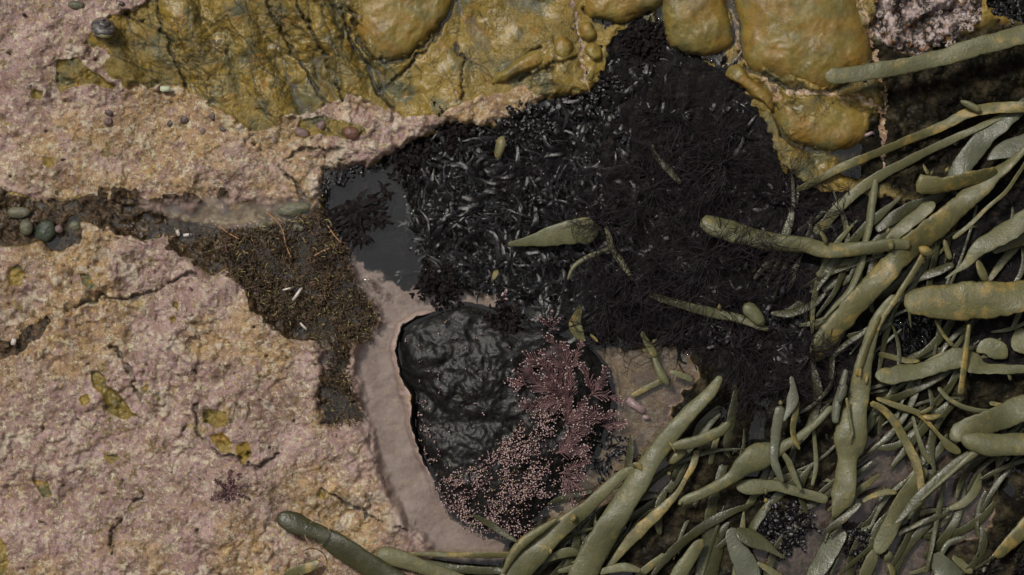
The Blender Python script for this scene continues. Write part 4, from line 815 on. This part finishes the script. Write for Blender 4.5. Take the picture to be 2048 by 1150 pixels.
for k,(x,y,L,wd,rot,m,lab) in enumerate([
 (375,470,17,7,-.15,M_SHELL,'bright white oblong shell chip in the dark groove'),(356,466,13,8,1.2,M_SHELL,'bright white angular shell chip touching the oblong one'),(595,588,32,6,-.95,M_SHELL,'longest white sliver lying in the brown turf'),(574,578,18,4,-.25,M_SHELL,'thin white sliver left of the longest one'),
 (607,653,20,5,.8,M_SHELL,'short white sliver at the lower edge of the turf'),(27,684,10,14,.3,M_SHELL,'small white chip in the dark pocket at the left edge'),(1272,812,44,15,.62,M_PINKSHELL,'pink oblong shell fragment on the rock right of the coralline'),(1292,835,14,9,.3,M_PINKSHELL,'small pink chip at the lower end of the oblong fragment'),
 (1738,268,18,7,-.4,M_PINKSHELL,'pale chip under the brown rock slab'),(331,178,22,12,0,mat_simple('pale_green_scrap',[(.4,.44,.3),(.33,.38,.26)],12,.5,1),'pale green square scrap on the crust rim')]):
    c_, s_ = math.cos(rot), math.sin(rot); z = max(hz(x,y),-20)+8+(14 if 560 < x < 620 else 0); b = Bag(); ox = [(-.5,-.3),(-.42,-.5),(.35,-.5),(.5,-.1),(.46,.4),(-.3,.5),(-.5,.2)]
    V = [(x+(u*L)*c_-(v*wd)*s_, y+(u*L)*s_+(v*wd)*c_, z+dz+(1.5*math.cos(v*3))) for dz in (0,2.2) for u,v in ox]; V += [(x,y,z+4.5)]
    F = [(i,(i+1) % 7,7+(i+1) % 7,7+i) for i in range(7)]+[(7+i,7+(i+1) % 7,14) for i in range(7)]+[tuple(range(6,-1,-1))]
    b.add(px2w(np.array(V)),F); tag(b.link('shell_fragment',m,loc=P(x,y,z)),lab,'shell','broken shell pieces')
# barnacles on the pale crust at the top right
rdb = random.Random(4)
bt = NT('barnacle_plates'); bt.bsdf(bt.mix(bt.mr(bt.noise(6,3,.7),.4,.6),(.42,.36,.32),(.2,.15,.12)),.6,bt.bump(bt.noise(4,3),3),.4)
for i in range(30):
    x = rdb.uniform(1755,1960); y = rdb.uniform(0,100)
    if not in_poly(x,y,BARN): continue
    r = rdb.uniform(4,9); z = hz(x,y); V = []; n = 10; seg = [(1,-2),(.75,r*.5/r*5),(.42,6.5),(.3,3.0)]
    for rr,h in seg:
        for j in range(n): a = 2*math.pi*j/n; k = r*rr*(1.12 if j % 2 else .92); V.append((x+k*math.cos(a),y+k*math.sin(a),z+h))
    F = [(q*n+j,(q+1)*n+j,(q+1)*n+(j+1) % n,q*n+(j+1) % n) for q in range(3) for j in range(n)]+[tuple(3*n+j for j in range(n))]
    b = Bag(); b.add(px2w(np.array(V)),F); tag(b.link('barnacle',bt.m,loc=P(x,y,z)),'pale grey-brown barnacle in the rough crust at the top right','barnacle','barnacles in the top right crust')

# ---------------------------------------------------------------- snail
def snail():
    x0, y0 = 203, 52; z0 = max(hz(205,50),hz(190,60),hz(215,50))+4; loc = P(x0,y0,z0)
    root = empty('sea_snail', loc); tag(root,'rounded grey topshell snail with a cream lip band at the upper left','snail')
    V = []; n = 90; m = 16; turns = 2.6
    ax = Vector((.12,-.62,.55)).normalized(); e1 = ax.cross(Vector((0,0,1))).normalized(); e2 = ax.cross(e1)   # axis points up the picture and a little to the camera
    base = Vector((x0-1,y0+10,z0+10)); F = []
    for i in range(n):
        u = i/(n-1); a = 2*math.pi*turns*u+1.2; R = 22*(1-u)**1.15+.4; rr = 18.5*(1-u)**1.05+.6; h = 34*u**.8
        cdir = e1*math.cos(a)+e2*math.sin(a); c = base+cdir*R*.62+ax*h
        for j in range(m):
            b = 2*math.pi*j/m; V.append(tuple(c+(cdir*math.cos(b)*1.0+ax*math.sin(b)*.82)*rr))
    for i in range(n-1):
        for j in range(m): F.append((i*m+j,i*m+(j+1) % m,(i+1)*m+(j+1) % m,(i+1)*m+j))
    F.append(tuple(range(m))); F.append(tuple((n-1)*m+j for j in range(m)))
    t = NT('snail_shell'); tc = t.n('ShaderNodeTexCoord'); sx = t.n('ShaderNodeSeparateXYZ'); t.l(tc.outputs['Object'],sx.inputs[0])
    v = t.math('ADD', t.math('MULTIPLY', sx.outputs[1], 1/S), t.math('MULTIPLY', t.math('SUBTRACT', t.noise(14,2), .5), 5))
    band = t.mr(v,-20,-22,0,1); band2 = t.mr(t.math('SINE', t.math('MULTIPLY', v, .55)),.3,.8)
    c = t.mix(t.mr(t.noise(8,3),.4,.6),(.12,.11,.09),(.06,.055,.06)); c = t.mix(t.math('MULTIPLY',band2,.85),c,(.035,.035,.04))
    c = t.mix(t.mr(v,6,14,0,.7),c,(.17,.12,.115)); c = t.mix(band,c,(.34,.34,.17))
    t.bsdf(c,.35,t.bump(t.noise(5,3),1.5),.5)
    link('shell', px2w(np.array(V)), F, t.m, root, loc)
    Fo = []; R = 11; c = base+Vector((-2,8,-5)); Vo = [tuple(c)]+[tuple(c+Vector((14*math.cos(k*.393),6*math.sin(k*.393),0))) for k in range(16)]
    Vo += [(a,b,d-3) for a,b,d in Vo[1:]]
    Fo = [(0,1+k,1+(k+1) % 16) for k in range(16)]+[(1+k,17+k,17+(k+1) % 16,1+(k+1) % 16) for k in range(16)]
    link('foot', px2w(np.array(Vo)), Fo, M_NODULE, root, loc)
snail()
# ---------------------------------------------------------------- air bubbles on the bottom-left fronds
def bubble(x, y, z, r, label):
    t = NT('bubble_film'); f = t.n('ShaderNodeFresnel'); f.inputs['IOR'].default_value = 1.1; g = t.n('ShaderNodeBsdfGlossy'); g.inputs['Roughness'].default_value = .02
    tr = t.n('ShaderNodeBsdfTransparent'); mx = t.n('ShaderNodeMixShader'); t.l(f.outputs[0],mx.inputs[0]); t.l(tr.outputs[0],mx.inputs[1]); t.l(g.outputs[0],mx.inputs[2]); t.l(mx.outputs[0],t.out.inputs['Surface'])
    V = []; F = []; n1, n2 = 14, 40
    for i in range(n1+1):
        th = math.pi/2*i/n1
        for j in range(n2): a = 2*math.pi*j/n2; V.append((x+r*math.sin(th)*math.cos(a),y+r*math.sin(th)*math.sin(a),z+r*.8*math.cos(th)))
    for i in range(n1):
        for j in range(n2): F.append((i*n2+j,(i+1)*n2+j,(i+1)*n2+(j+1) % n2,i*n2+(j+1) % n2))
    b = Bag(); b.add(px2w(np.array(V)),F); tag(b.link('air_bubble',t.m,loc=P(x,y,z)),label,'bubble','air bubbles')
bubble(634,1066,52,26,'clear bubble sitting on the neck of the bulbous frond')
bubble(624,1128,50,32,'clear bubble over the small dark yellow frond at the bottom')
